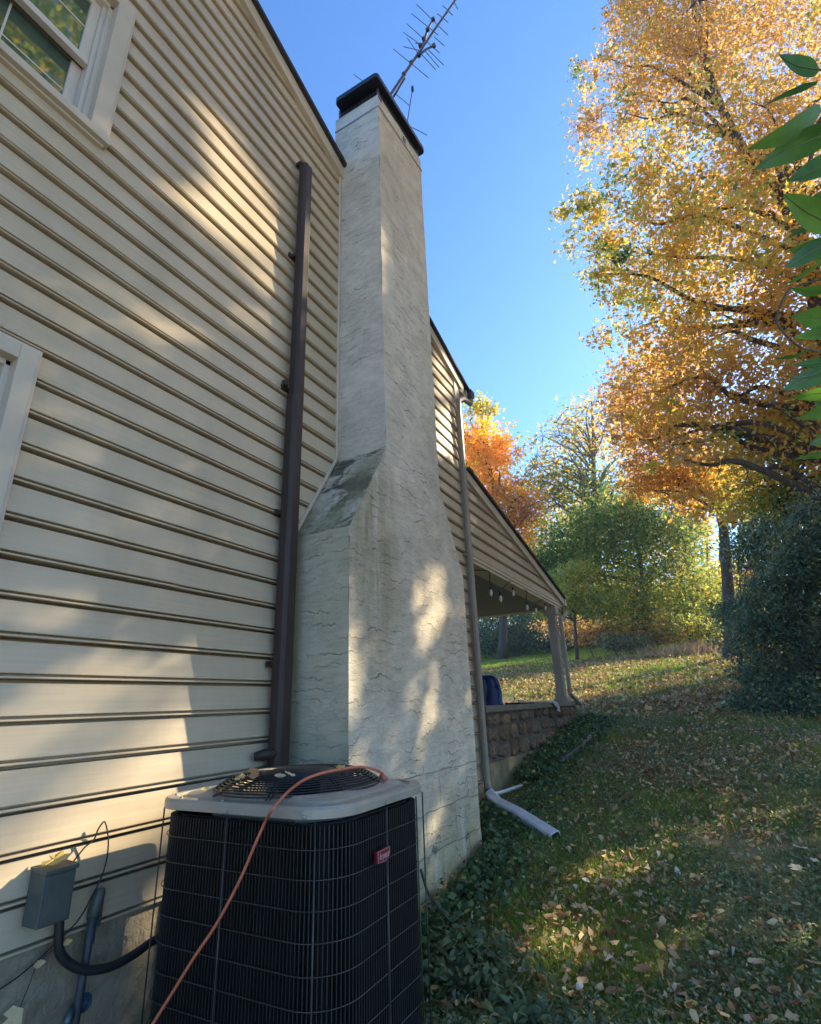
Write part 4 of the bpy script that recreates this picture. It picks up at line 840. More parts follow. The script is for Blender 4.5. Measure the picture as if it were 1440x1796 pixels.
# ================================================================ TREES
FWD=-R[:,2]
def blob(u,v,r,Y,ry=1.,rz=1.,t=.6,w=1.):
    P=ony(u,v,Y); k=float((P-C0)@FWD)/F; return (P,np.array([r*k,r*k*ry,r*k*rz]),t,w)
def tree(name,label,cat,base,trunk,blobs,nleaf,lsize,mat='leaf',per=26,trad=.2,bark='bark',group=None,tvar=.10,check=True,nlimb=40,spread=.33,flat=0.,gzlow=True,twig=.012,seed=None,hide_frame=False):
    global rng
    if seed is not None: rng=np.random.default_rng(seed)
    base=np.array(base,float); root=empty(name,label,cat,tuple(base),group)
    wt=np.array([b[3]*np.prod(b[1])**.75 for b in blobs]); wt/=wt.sum()
    nc=max(4,nleaf//per); idx=rng.choice(len(blobs),nc,p=wt)
    cen=np.array([b[0] for b in blobs])[idx]; rad=np.array([b[1] for b in blobs])[idx]; tt=np.array([b[2] for b in blobs])[idx]
    d=rng.normal(size=(nc,3)); d/=np.linalg.norm(d,axis=1)[:,None]; cl=cen+d*rad*(rng.random((nc,1))**.42)
    ctint=tt+rng.normal(size=nc)*tvar*.8
    rc=rad.mean(1)*spread*rng.uniform(.5,1.2,nc)
    k=rng.integers(0,nc,nleaf); P=cl[k]+rng.normal(size=(nleaf,3))*rc[k][:,None]*np.array([1,1,.75])
    ti=ctint[k]+rng.normal(size=nleaf)*tvar*.6
    keep=P[:,2]>gbase(P[:,0],P[:,1])+.03
    if check: keep&=sun_ok(P)
    if hide_frame:
        q=proj(P); bad=(q[:,0]>-40)&(q[:,0]<1452)&(q[:,1]>-40)&(q[:,1]<1850); keep&=~bad
    P=P[keep]; ti=ti[keep]; sz=lsize*rng.uniform(.45,1.5,len(P))
    # wood
    mb=MB(tuple(base)); tp=[np.array(p,float) for p in trunk]; tps=smooth(tp,4); m=len(tps)
    mb.tube(tps,[trad*(1-.78*i/(m-1))*(1.35 if i==0 else 1) for i in range(m)],10)
    T=np.array(tps); sel=rng.choice(nc,min(nlimb,nc),replace=False); ends=[]
    for s_ in sel:
        c=cl[s_]; cand=np.where(T[:,2]<c[2]-.15*abs(c[2]-T[0,2]))[0]
        if len(cand)==0: cand=np.array([max(1,m//6)])
        dd=np.linalg.norm(T[cand]-c,axis=1)+np.maximum(0,m*.3-cand)*.3; j=cand[np.argmin(dd)]; a=T[j]; L=np.linalg.norm(c-a)
        mid=a+(c-a)*.5+np.array([0,0,.10*L])+rng.normal(size=3)*.07*L; q3=a+(c-a)*.78+np.array([0,0,.05*L])+rng.normal(size=3)*.05*L
        r0=min(trad*.42*(1-.6*j/m),.03+.022*L); pth=smooth([a,mid,q3,c],4)
        mb.tube(pth,[max(.006,r0*(1-.85*i/(len(pth)-1))) for i in range(len(pth))],6,False); ends.append((a,mid,q3,c))
    # twigs from limbs to nearby clusters
    if ends:
        A=np.array([e[2] for e in ends]+[e[1] for e in ends]+[e[3] for e in ends])
        for s_ in rng.choice(nc,min(nc,nlimb*5),replace=False):
            c=cl[s_]; j=np.argmin(np.linalg.norm(A-c,axis=1)); a=A[j]; L=np.linalg.norm(c-a)
            if L<.05 or L>rad.mean()*1.6: continue
            mid=a+(c-a)*.5+rng.normal(size=3)*.12*L
            mb.tube([a,mid,c+(c-mid)*.3],[twig,twig*.7,twig*.35],4,False)
    mb.build('trunk',M[bark],root)
    leafcloud('crown',P,sz,M[mat],root,ti,org=tuple(base),flat=flat)
    return root
def gp(x,y): return (x,y,float(gz(x,y))-.05)
# --- the big orange tree on the right
Y0=14.
bl=[blob(1180,100,120,14,.9,1,.78),blob(1090,215,80,14,1,1,.72),blob(1330,60,150,15,1,1,.84,.8),blob(1240,280,140,14,1,1,.60),blob(1120,400,105,14,1,1,.50),
 blob(1030,395,62,13.5,1,.9,.42,.8),blob(1290,480,160,14.5,1,1,.56),blob(1130,530,95,14,1,1,.52),blob(1060,480,55,13.5,1,1,.36,.8),blob(1400,280,150,15.5,1,1,.70,.8),blob(1180,650,105,14,1,1,.72),
 blob(1300,690,130,15,1,1,.66),blob(1420,560,120,15,1,1,.66),blob(1200,770,80,14,1,1,.68),blob(1130,20,75,14,1,1,.84),blob(1290,-90,170,15,1,1,.86,.6),blob(1040,130,40,13.7,1,1,.62,.5),
 blob(1520,150,170,15.5,1,1,.72,.6),blob(1540,480,170,15.5,1,1,.66,.6),blob(1500,750,150,15.5,1,1,.6,.5),blob(1110,740,50,14,1,1,.74),blob(1250,870,60,14.5,1,1,.66,.7),blob(1420,800,110,15.5,1,1,.5,.6)]
tb=ony(1530,1120,15.2); tb=gp(tb[0],tb[1]); 
tree('autumn_tree','tall orange and bronze autumn tree filling the upper right sky','tree',tb,[tb,ony(1500,900,15.2),ony(1440,560,15),ony(1385,370,14.8),ony(1320,290,14.5),ony(1250,150,14.2),ony(1210,-20,14.2)],bl,90000,.130,per=60,trad=.28,tvar=.19,nlimb=60,spread=.19,twig=.011,seed=21)
# second orange column below (left flank of the big tree)
bl=[blob(1120,700,70,19,1,1.1,.76),blob(1170,780,75,19,1,1,.80),blob(1130,840,45,19,1,1,.7),blob(1215,850,60,19,1,1,.72),blob(1190,640,60,19,1,1,.7)]
tb=gp(*ony(1270,1100,19)[:2])
tree('maple_tree','slim copper maple just left of the tall orange tree','tree',tb,[tb,ony(1275,1000,19),ony(1262,900,19),ony(1210,800,19),ony(1170,700,19)],bl,15000,.14,per=26,trad=.2,tvar=.10,nlimb=30,spread=.26,seed=22)
# far bare-ish tree left of centre, sky through it
bl=[blob(1040,745,62,32,1,1,.56,.7),blob(985,790,60,32,1,1,.44,.8),blob(1080,790,50,32,1,1,.5,.6),blob(950,850,50,31,1,1,.32),blob(1010,860,60,32,1,1,.26),blob(1070,860,50,32,1,1,.24)]
tb=gp(*ony(1050,1130,32)[:2])
tree('thin_tree','sparse pale autumn tree with sky showing through its bare twigs','tree',tb,[tb,ony(1048,1000,32),ony(1043,860,32),ony(1040,760,32),ony(1038,705,32)],bl,7500,.21,per=10,trad=.22,tvar=.16,nlimb=75,spread=.24,twig=.03,seed=23,bark='bark_pale')
# bright orange maple behind the porch roof
bl=[blob(835,715,28,28,1,1,.34,.7),blob(855,722,22,28,1,1,.32,.8),blob(845,775,52,28,1,.8,.60),blob(872,800,42,28,1,.8,.64),blob(820,800,40,28,1,1,.58),blob(860,850,55,28,1,.8,.56),blob(905,870,40,28,1,.8,.80),blob(930,900,38,28,1,1,.84),blob(880,915,50,28,1,1,.78),blob(930,960,40,28,1,1,.7),blob(800,870,50,28,1,1,.56)]
tb=gp(*ony(880,1140,28)[:2])
tree('orange_maple','bright orange maple with yellow green top behind the porch roof','tree',tb,[tb,ony(882,1000,28),ony(870,880,28),ony(850,780,28),ony(842,700,28)],bl,17000,.21,mat='leaf_orange',per=24,trad=.25,tvar=.09,nlimb=40,spread=.25,seed=24)
# green and yellow mid trees
def mk(name,label,u,Y,path,bl,n,ls,seed,**k):
    tb=gp(*ony(u,1140,Y)[:2]); tree(name,label,'tree',tb,[tb]+[ony(a,b,Y) for a,b in path],bl,n,ls,seed=seed,**k)
bl=[blob(1085,1085,48,24,1,.6,.30),blob(1160,1090,48,24,1,.6,.36),blob(1120,1040,55,24,1,.7,.26),blob(1100,1060,60,25,1,.7,.24),blob(1030,1010,60,25,1,.8,.22),blob(1190,1060,50,25,1,.7,.30),blob(1080,930,80,25,1,.8,.22),blob(1010,960,75,25,1,.8,.16),blob(1150,960,80,25,1,.8,.18),blob(1100,895,40,25,1,.6,.38,.8),blob(1060,1010,70,25,1,.7,.24),blob(1180,1010,60,25,1,.7,.26),blob(970,1000,45,25,1,1,.14)]
mk('green_tree','rounded green tree with dark forked trunk at the lawn edge',1140,25,[(1130,1060),(1125,1000),(1110,930),(1090,890)],bl,52000,.14,25,per=26,trad=.14,tvar=.12,nlimb=26,spread=.27)
bl=[blob(1000,1050,45,23,1,.6,.36),blob(1050,1060,40,23,1,.6,.30),blob(960,1060,35,23,1,.6,.28),blob(1010,1010,40,23,1,.5,.34)]
mk('yellow_shrub_tree','low yellow green tree just right of the porch post',1010,23,[(1008,1090),(1010,1040),(1005,1010)],bl,18000,.12,26,per=18,trad=.08,tvar=.09,nlimb=25,spread=.27)
bl=[blob(1200,950,50,27,1,.8,.36),blob(1240,1030,55,27,1,.9,.34),blob(1190,1070,45,27,1,.7,.28),blob(1280,1080,40,27,1,.7,.25),blob(1170,1040,40,27,1,.7,.36)]
mk('yellow_tree','yellow green sapling in front of the tall bare trunks',1210,27,[(1212,1080),(1205,1000),(1200,950)],bl,20000,.13,27,per=18,trad=.10,tvar=.10,nlimb=30,spread=.27)
bl=[blob(1330,760,80,17,1,1,.36,.8),blob(1400,730,80,17,1,1,.34),blob(1380,830,95,17,1,1,.36),blob(1440,850,80,17,1,1,.30),blob(1320,870,60,17,1,1,.44),blob(1370,920,80,17,1,1,.24),blob(1460,760,80,17,1,1,.40)]
mk('olive_tree','olive and yellow leafed tree behind the dark ivy thicket',1400,17,[(1395,1040),(1390,940),(1380,830),(1370,740)],bl,26000,.115,28,per=26,trad=.16,tvar=.12,nlimb=40,spread=.27)
# tall trunks with sky between
for k,(u,ut,vt,Y,rd) in enumerate(((1268,1262,860,30,.22),(1292,1300,880,31,.15),(1225,1180,880,29,.12),(1246,1236,860,33,.13))):
    lab=['thickest bare grey trunk among the woodland trunks','slender bare trunk right of the thickest woodland trunk','leaning bare trunk at the left of the woodland trunks','thin straight trunk between the leaning and the thickest trunks'][k]
    bl=[blob(ut,vt-30,38,Y,1,1,.72,1.),blob(ut+10,vt+20,22,Y,1,1,.6,.5)]
    mk('bare_tree',lab,u,Y,[(u*.8+ut*.2,1090),((u+ut)/2,990),(ut,vt)],bl,1500,.19,30+k,per=14,trad=rd,tvar=.1,nlimb=12,spread=.35,group='bare trunks at the wood edge',bark='bark_pale')
# dark ivy-clad thicket on the right, nearer
def shrub(name,label,u,Y,bl,n,ls,seed,mat='leaf_blue',**k):
    tb=gp(*ony(u,1200,Y)[:2]); c=bl[0][0]; tree(name,label,'shrub',tb,[tb,(np.array(tb)*.5+c*.5),c],bl,n,ls,mat=mat,seed=seed,**k)
bl=[blob(1390,980,36,9.5,1,1.5,.75),blob(1352,1030,34,9.5,1,1.3,.8),blob(1430,1030,60,9.5,1,1.1,.5),blob(1325,1110,34,9.5,1,1.2,.62),blob(1390,1110,60,9.5,1,.9,.42),blob(1318,1060,18,9.6,1,1.8,.8),blob(1412,900,18,9.8,1,1.8,.85),blob(1450,1150,80,9.5,1,1,.45),blob(1345,1190,48,9.5,1,1,.58),blob(1300,1235,26,9.5,1,.7,.62),blob(1400,1240,75,9.2,1,.8,.5),blob(1350,1290,40,9.,1,.6,.55),blob(1420,1310,60,8.8,1,.5,.5),blob(1480,950,70,9.5,1,1.4,.5),blob(1425,930,30,9.7,1,1.4,.7)]
shrub('dark_thicket','tall dark blue green thicket at the right edge of the lawn',1420,9.5,bl,56000,.046,41,per=26,trad=.07,tvar=.26,nlimb=60,spread=.34,twig=.008)
bl=[blob(1300,1080,48,14,.8,.7,.62),blob(1290,1130,40,14,.8,.6,.66),blob(1340,1050,40,14,.8,.9,.6),blob(1340,960,60,14,.8,.9,.66)]
shrub('green_shrub','soft grey green shrub left of the dark thicket',1300,14,bl,12000,.07,42,per=22,trad=.05,tvar=.2,nlimb=25,spread=.28,twig=.008)
bl=[blob(1320,1180,22,10.5,.8,.7,.62),blob(1330,1150,20,10.5,.8,.7,.54)]
shrub('small_orange_shrub','small shrub with orange leaves at the foot of the dark thicket',1320,10.5,bl,1200,.07,43,mat='leaf',per=12,trad=.02,tvar=.15,nlimb=12,spread=.4,twig=.006)
# hedge seen under the porch ceiling
bl=[blob(u,1108+3*math.sin(u),26,30,1.2,1.5,.42) for u in range(790,990,18)]+[blob(u,1136,20,29.5,1.2,1.1,.38) for u in range(780,1000,16)]
hb=gp(*ony(880,1150,30)[:2])
tree('hedge','dense dark green hedge behind the porch opening','hedge',hb,[hb,ony(880,1110,30),ony(880,1085,30)],bl,26000,.14,mat='leaf_blue',per=30,trad=.08,tvar=.25,nlimb=20,spread=.36,seed=44)
# brush along the edge of the wood
for k,(u,v,r,Y,t,mat,lab) in enumerate(((1050,1110,30,24,.86,'leaf','brown bramble bush below the rounded green tree'),(1110,1108,34,25,.90,'leaf','reddish brown brush at the lawn edge below the forked trunk'),(1170,1105,36,24,.84,'leaf','tangled brown brush below the yellow green sapling'),(1230,1100,38,23,.30,'leaf','low green bush right of the tangled brown brush'),(1095,1125,22,23,.75,'leaf_blue','low blue green bush at the far lawn edge'),(995,1100,30,25,.92,'leaf','dark brown brush right behind the porch post'))):
    b=[blob(u+dx,v+4*abs(math.sin(dx)),r,Y,1,.62,t) for dx in (-28,-8,12,30)]
    shrub('brush',lab,u,Y,b,5200,.10,60+k,mat=mat,per=12,trad=.03,tvar=.16,nlimb=45,spread=.30,twig=.014,group='brush along the wood edge')
# woodland behind, closing the view
wl=[]
for k in range(15):
    u=770+k*52; b_=[blob(u+rng.uniform(-15,15),1000+rng.uniform(-30,20),48,44,.6,1.3,rng.choice([.14,.22,.3,.45,.6]),1),blob(u,1080,50,43,.6,1.,rng.choice([.12,.2,.3,.82]),1)]
    if u>930 and not 1210<u<1320: b_.append(blob(u+10,915+rng.uniform(-25,25),52,44,.6,1.2,rng.choice([.3,.5,.7,.2,.34]),1.2))
    wl.append((u,b_))
bls=sum([b for _,b in wl],[])+[blob(u,1120,40,40,.8,1,.2,.8) for u in range(740,1500,40)]+[blob(u,1140,22,38,.8,1,.16,.9) for u in range(700,1500,26)]+[blob(u,1075+14*math.sin(u*.05),44,35,.5,1.,.16+.14*(1+math.sin(u*.031)),1.6) for u in range(930,1300,24)]+[blob(u,1118,24,34,.6,.9,.22+.1*math.sin(u*.1),1.4) for u in range(930,1320,20)]
nW=140000; wt=np.array([b[3] for b in bls]); wt/=wt.sum(); rng=np.random.default_rng(77)
nc=4600; idx=rng.choice(len(bls),nc,p=wt); cen=np.array([b[0] for b in bls])[idx]; rad=np.array([b[1] for b in bls])[idx]; tt=np.array([b[2] for b in bls])[idx]
d=rng.normal(size=(nc,3)); d/=np.linalg.norm(d,axis=1)[:,None]; cl_=cen+d*rad*rng.random((nc,1))**.4; k=rng.integers(0,nc,nW)
Pw=cl_[k]+rng.normal(size=(nW,3))*.42; tw_=tt[k]+rng.normal(size=nW)*.08+rng.normal(size=nc)[k]*.08; kp=Pw[:,2]>gbase(Pw[:,0],Pw[:,1])
wood=leafcloud('woodland',Pw[kp],.30*rng.uniform(.6,1.3,kp.sum()),M['leaf'],None,tw_[kp]); tag(wood,'mixed green and yellow woodland far behind the lawn','woodland',None,'stuff')
# --- shade tree outside the frame on the sun side; its crown has gaps
def back_tree():
    bl=[(np.array(c,float),np.array(q,float),t,w_) for c,q,t,w_ in (((6.5,2,9),(2.2,2.6,2.4),.22,1),((7.5,-1,10.5),(2.4,2.4,2.6),.3,1),((8.5,4.,11),(2,2,2.2),.38,1),((6.,-3.5,8.5),(2,2,2),.2,1),((9.5,0,7),(1.8,2.5,2),.25,1),((7,5.5,8.5),(1.6,1.6,1.8),.4,1),((11,1,13),(3,4,3),.3,1),((6,1.5,12),(1.9,2,2),.24,1),((7.5,2.5,15),(2.2,2.2,2.2),.3,1),((6.5,-.5,14),(2,2,2),.2,1),((5.6,3.2,12.2),(1.7,1.7,1.7),.42,1),((8,.5,17),(2.2,2.4,2),.3,1))]
    b=gp(9.5,0.5); tree('yard_tree','leafy green tree behind the viewer across from the house wall','tree',b,[b,(9.4,.4,4),(8.8,.5,8),(8.3,.6,12)],bl,26000,.17,per=26,trad=.3,tvar=.1,nlimb=30,seed=91,hide_frame=True)
back_tree()
def canopy():
    global rng; rng=np.random.default_rng(5)
    n=80000; Q=np.empty((n,3)); h=n*3//4
    Q[:h,0]=0; Q[:h,1]=rng.uniform(-2.5,11,h); Q[:h,2]=rng.uniform(-.3,7.2,h)
    Q[h:,0]=rng.uniform(0,4.5,n-h); Q[h:,1]=rng.uniform(-1,17,n-h); Q[h:,2]=gbase(Q[h:,0],Q[h:,1])
    tm=np.full(n,20.)
    for tt in np.arange(20,4.5,-.4):
        q=proj(Q+SUN*tt); okq=~((q[:,0]>-60)&(q[:,0]<1490)&(q[:,1]>-60)&(q[:,1]<1850)); tm=np.where(okq&(tm>=tt+.39),tt,tm)
    t=tm+.3+6.*rng.random(n)**1.7+.5*np.sin(Q[:,1]*1.9)*np.cos(Q[:,2]*2.1); P=Q+SUN*t[:,None]+rng.normal(size=(n,3))*.08
    keep=sun_ok(P,3.); q=proj(P); bad=(q[:,0]>-40)&(q[:,0]<1470)&(q[:,1]>-40)&(q[:,1]<1850); keep&=~bad; P=P[keep]
    base=gp(13,14); root=empty('shade_tree','broad autumn tree standing outside the right edge of the view','tree',base)
    mb=MB(base); T=[np.array(base),np.array((12.8,14,5.)),np.array((12.5,14.,8.)),np.array((12.2,13.9,11.5))]; mb.tube(smooth(T,4),[.42-.025*i for i in range(13)],10)
    for i in rng.choice(len(P),60,replace=False):
        c=P[i]; a=T[1] if c[2]<8.5 else T[2]; mid=(a+c)/2+(0,0,.5)+rng.normal(size=3)*.2
        if not sun_ok(np.array([a+(mid-a)*.5,mid,(mid+c)/2,c]),0).all(): continue
        if np.nanmin(np.nan_to_num(proj(c)[:,0],nan=9999))<1500: continue
        mb.tube(smooth([a,mid,c],4),[.11-.011*k for k in range(9)],5,False)
    mb.build('trunk',M['bark'],root)
    leafcloud('crown',P,.125*rng.uniform(.6,1.4,len(P)),M['leaf'],root,.62+rng.normal(size=len(P))*.12,aspect=.75,org=base)
canopy()
# ================================================================ FOREGROUND LEAFY BRANCH
def leaflet(mb,tip,base,wd,D0,D1,droop=.14,tint=.5,fold=.16,blunt=.35):
    a=ony_d(*base,D0); b=ony_d(*tip,D1); L=np.linalg.norm(b-a); ax=(b-a)/L
    vw=(a+b)/2-C0; vw/=np.linalg.norm(vw); n0=vw+rng.normal(size=3)*.45; n0-=ax*(n0@ax); n0/=np.linalg.norm(n0); s=np.cross(n0,ax)
    wm=wd*(D0/F)*.88; n=12; vs=[];fs=[]
    for i in range(n+1):
        t=i/n; w_=(math.sin(math.pi*min(1,t**.62*1.0))**.85)*wm*.5 if 0<t<1 else 0.0005
        c=a+ax*L*t+n0*droop*L*math.sin(math.pi*t)*.5
        for k in (-1,-.5,0,.5,1): vs.append(c+s*w_*k-n0*fold*abs(k)*w_+n0*.003*L*math.sin(t*22)*(abs(k)>.6))
    for i in range(n):
        for k in range(4): q_=i*5+k; fs.append((q_,q_+1,q_+6,q_+5))
    mb.add(vs,fs,True,tint)
    return a,b,n0
def ony_d(u,v,d): r=ray(u,v); r=r/(r@FWD); return C0+r*d
branch=empty('leafy_branch','overhanging branch with long green leaflets close at the right edge','branch',tuple(ony_d(1475,400,.85)))
rng=np.random.default_rng(3)
LF=[((1366,96),(1437,122),42),((1322,201),(1432,148),40),((1310,262),(1441,196),52),((1322,298),(1468,228),56),((1380,318),(1490,262),44),((1438,330),(1520,300),40),
 ((1374,340),(1468,398),56),((1378,420),(1470,375),36),((1384,438),(1472,440),44),((1374,500),(1470,430),56),((1386,505),(1478,500),44),((1388,555),(1490,560),50),((1358,628),(1428,604),20),((1390,640),(1475,628),26),((1374,684),(1480,640),40),((1388,698),(1470,690),34),((1420,780),(1490,760),30),((1392,806),(1480,796),18),((1352,275),(1450,238),26),((1400,365),(1480,330),30),((1378,470),(1462,418),34),((1392,592),(1480,574),30),((1384,662),(1476,632),26),((1398,735),(1488,712),30),((1430,700),(1478,720),50)]
for k,(tp_,bs_,wd) in enumerate(LF):
    mb=MB(); D=.80+.10*math.sin(k*1.9); a,b,n0=leaflet(mb,tp_,bs_,wd,D,D-.03+.05*math.sin(k*3.1),tint=rng.random()); lf=mb.build('leaflet',M['bigleaf'],branch)
    mb=MB(); mb.tube([a+(b-a)*t-n0*.0006+n0*.14*np.linalg.norm(b-a)*math.sin(math.pi*t)*.5 for t in (0,.25,.5,.75,.97)],[.0010,.0008,.0006,.0005,.0003],5); mb.build('midrib',M['clover'],lf)
mb=MB()
stem=[ony_d(*p) for p in ((1500,60,.82),(1470,150,.80),(1476,230,.80),(1492,300,.80),(1474,400,.80),(1472,440,.80),(1484,520,.82),(1490,580,.82),(1500,640,.82),(1490,760,.84),(1500,850,.85),(1560,1000,.9))]
mb.tube(smooth(stem,4),.0035,6)
mb.tube(smooth([ony_d(*p) for p in ((1425,118,.8),(1437,122,.8),(1470,130,.81))],3),.0015,5)
mb.tube(smooth([ony_d(*p) for p in ((1387,503,.83),(1372,528,.83),(1362,562,.83),(1372,580,.83),(1395,603,.83),(1420,614,.83),(1490,622,.83))],4),.0016,6)
mb.tube(smooth([ony_d(*p) for p in ((1396,503,.83),(1430,492,.83),(1470,487,.82))],3),.0013,5)
mb.build('stem',M['bark_pale'],branch)
# ================================================================ GROUND COVER
def blades(name,P,h,wd,mat,tint):
    n=len(P); a=rng.uniform(0,2*math.pi,n); lean=rng.normal(size=(n,2))*.45*h[:,None]
    V=np.empty((n,3,3)); dx=np.stack([np.cos(a),np.sin(a)],1)*wd[:,None]*.5
    V[:,0,:2]=P[:,:2]-dx; V[:,1,:2]=P[:,:2]+dx; V[:,0,2]=V[:,1,2]=P[:,2]-.005; V[:,2,:2]=P[:,:2]+lean; V[:,2,2]=P[:,2]+h*rng.uniform(.6,1,n)
    me=bpy.data.meshes.new(name); me.vertices.add(3*n); me.vertices.foreach_set('co',V.reshape(-1)); me.loops.add(3*n); me.loops.foreach_set('vertex_index',np.arange(3*n,dtype=np.int32))
    me.polygons.add(n); me.polygons.foreach_set('loop_start',np.arange(0,3*n,3,dtype=np.int32)); me.polygons.foreach_set('loop_total',np.full(n,3,dtype=np.int32))
    t=me.attributes.new('tint','FLOAT','FACE'); t.data.foreach_set('value',np.clip(tint,0,1).astype(np.float32)); me.update(); me.validate(); return link(name,me,mat)
rng=np.random.default_rng(9)
def region(n,ymin,ymax,pw=2.0):
    # denser near the viewer, over the lawn that can be seen
    y=ymin+(ymax-ymin)*rng.random(n)**pw; half=np.where(y<4,1.,1+ (y-4)*.5)
    xl=np.where(y<4.9,.30,np.where(y<8.9,.05,-.45*(y-8.)));xr=1.6+.30*y; x=xl+(xr-xl)*rng.random(n); return x,y
def fbm(x,y,s,seed=0):
    r_=np.random.default_rng(seed); o=0
    for k in range(5):
        a=r_.uniform(0,6.28); f=s*(1.6**k); o=o+np.sin((x*math.cos(a)+y*math.sin(a))*f+r_.uniform(0,6))*np.cos((x*math.sin(a)-y*math.cos(a))*f*.8+r_.uniform(0,6))/(1.25**k)
    return o
x,y=region(330000,2.3,16,1.9); g=fbm(x,y,1.7,4); far=np.clip((y-9)/4,0,1)
keep=rng.random(len(x))<np.clip(.45+.35*g+.2*far,.08,1); x,y,g=x[keep],y[keep],g[keep]
P=np.stack([x,y,gz(x,y)],1); h=rng.uniform(.018,.055,len(x))*(1+.35*np.clip(g,0,1)); wd=rng.uniform(.0022,.0045,len(x))*(1+.15*y)
tag(blades('grass',P,h,wd,M['grass'],.38+.18*g+rng.normal(size=len(x))*.16),'short patchy grass over the sloping lawn','grass',None,'stuff')
x=rng.uniform(-16,9,120000); y=12+24*rng.random(120000)**.9; kp=(x>-.55*y+2); x,y=x[kp],y[kp]; P=np.stack([x,y,gz(x,y)],1)
leafy=(x-(-.06*y))>-.8+.5*np.sin(y)
tag(blades('far_grass',P,rng.uniform(.05,.11,len(x)),rng.uniform(.03,.06,len(x)),M['grass'],.62+rng.normal(size=len(x))*.12),'brighter green grass on the far lawn','grass',None,'stuff')
# low weeds and clover
x,y=region(150000,2.2,11,1.5); g=fbm(x,y,2.3,8); kp=rng.random(len(x))<np.clip(.5+.4*g,.06,1); x,y=x[kp],y[kp]; P=np.stack([x,y,gz(x,y)+rng.uniform(.006,.035,len(x))],1)
kx=rng.random(len(x))<.35
tag(leafcloud('weeds',P,rng.uniform(.009,.024,len(x))*(1+.05*y),M['clover'],None,.38+rng.normal(size=len(x))*.24,aspect=.75,flat=.2,six=True),'low clover and weeds among the grass','weeds',None,'stuff')
# ivy along chimney foot and porch wall
n=11000; u_=rng.random(n); y=2.3+6.6*u_; off=np.abs(rng.normal(size=n))*np.where(y<3.9,.13,.22)+rng.random(n)*.08; xb=np.where(y<3.75,.40,.03); x=xb+off
hh=.04+.10*np.exp(-off*4)*rng.random(n)+.03*rng.random(n); kp=(y>3.3)|(rng.random(n)<.55); x,y,hh=x[kp],y[kp],hh[kp]
P=np.stack([x,y,gz(x,y)+hh],1)
da=e1[:2]-e0[:2]; tt_=np.clip(((P[:,:2]-e0[:2])@da)/(da@da),0,1); dd_=np.linalg.norm(P[:,:2]-(e0[:2]+tt_[:,None]*da),axis=1); P=P[(dd_>.07)&~((P[:,1]>4.55)&(P[:,1]<5.45)&(P[:,0]<.33))]
tag(leafcloud('ivy',P,rng.uniform(.02,.05,len(P)),M['ivy'],None,.50+rng.normal(size=len(P))*.24,aspect=.85,flat=.15),'dark ivy along the chimney foot and porch wall','ivy',None,'stuff')
# broad-leaf weeds in the near left corner of the lawn
n=1500; x=.98+np.abs(rng.normal(size=n))*.22; y=rng.uniform(2.0,2.75,n); P=np.stack([x-.35*(y>2.4),y,gz(x,y)+rng.uniform(.02,.10,n)],1)
tag(leafcloud('broadleaf_weeds',P,rng.uniform(.03,.065,n),M['clover'],None,.25+rng.normal(size=n)*.18,aspect=.5,flat=.2,six=True),'longer green weeds beside the air conditioner','weeds',None,'stuff')
# leaf litter
x,y=region(34000,2.3,13,1.15); kp=rng.random(len(x))<np.clip(.32+.42*fbm(x,y,1.4,3)+.06*(y-3),.05,1); x,y=x[kp],y[kp]; P=np.stack([x,y,gz(x,y)+.012+.03*rng.random(len(x))],1)
tag(leafcloud('leaf_litter',P,(.010+.042*rng.random(len(x))**3.)*(1+.05*y),M['litter'],None,.40+rng.normal(size=len(x))*.30,aspect=.62,flat=.16,curl=.7,six=True),'scattered dry leaves over the lawn','leaf litter',None,'stuff')
x=rng.uniform(-9,9,30000); y=9+14*rng.random(30000)**.9; kp=(x>1.6-.38*y+2*np.sin(y*.3))&(x<2.2+.3*y)&(rng.random(30000)<.62+.3*fbm(x,y,.8,6)); x,y=x[kp],y[kp]; P=np.stack([x,y,gz(x,y)+.05],1)
tag(leafcloud('far_leaf_litter',P,rng.uniform(.05,.12,len(x)),M['litter'],None,.36+rng.normal(size=len(x))*.24,aspect=.6,flat=.12,curl=.6,six=True),'carpet of dry leaves on the far slope','leaf litter',None,'stuff')
# dead grass tuft
x=rng.normal(size=1800)*1.0; y=rng.normal(size=1800)*.5; c=ongr(1235,1160); x=c[0]+x; y=22.+y; P=np.stack([x,y,gz(x,y)],1)
tag(blades('dry_grass',P,rng.uniform(.2,.6,len(x)),np.full(len(x),.03),M['litter'],.45+rng.normal(size=len(x))*.08),'tuft of pinkish dry grass at the far lawn edge','grass',None,'stuff')
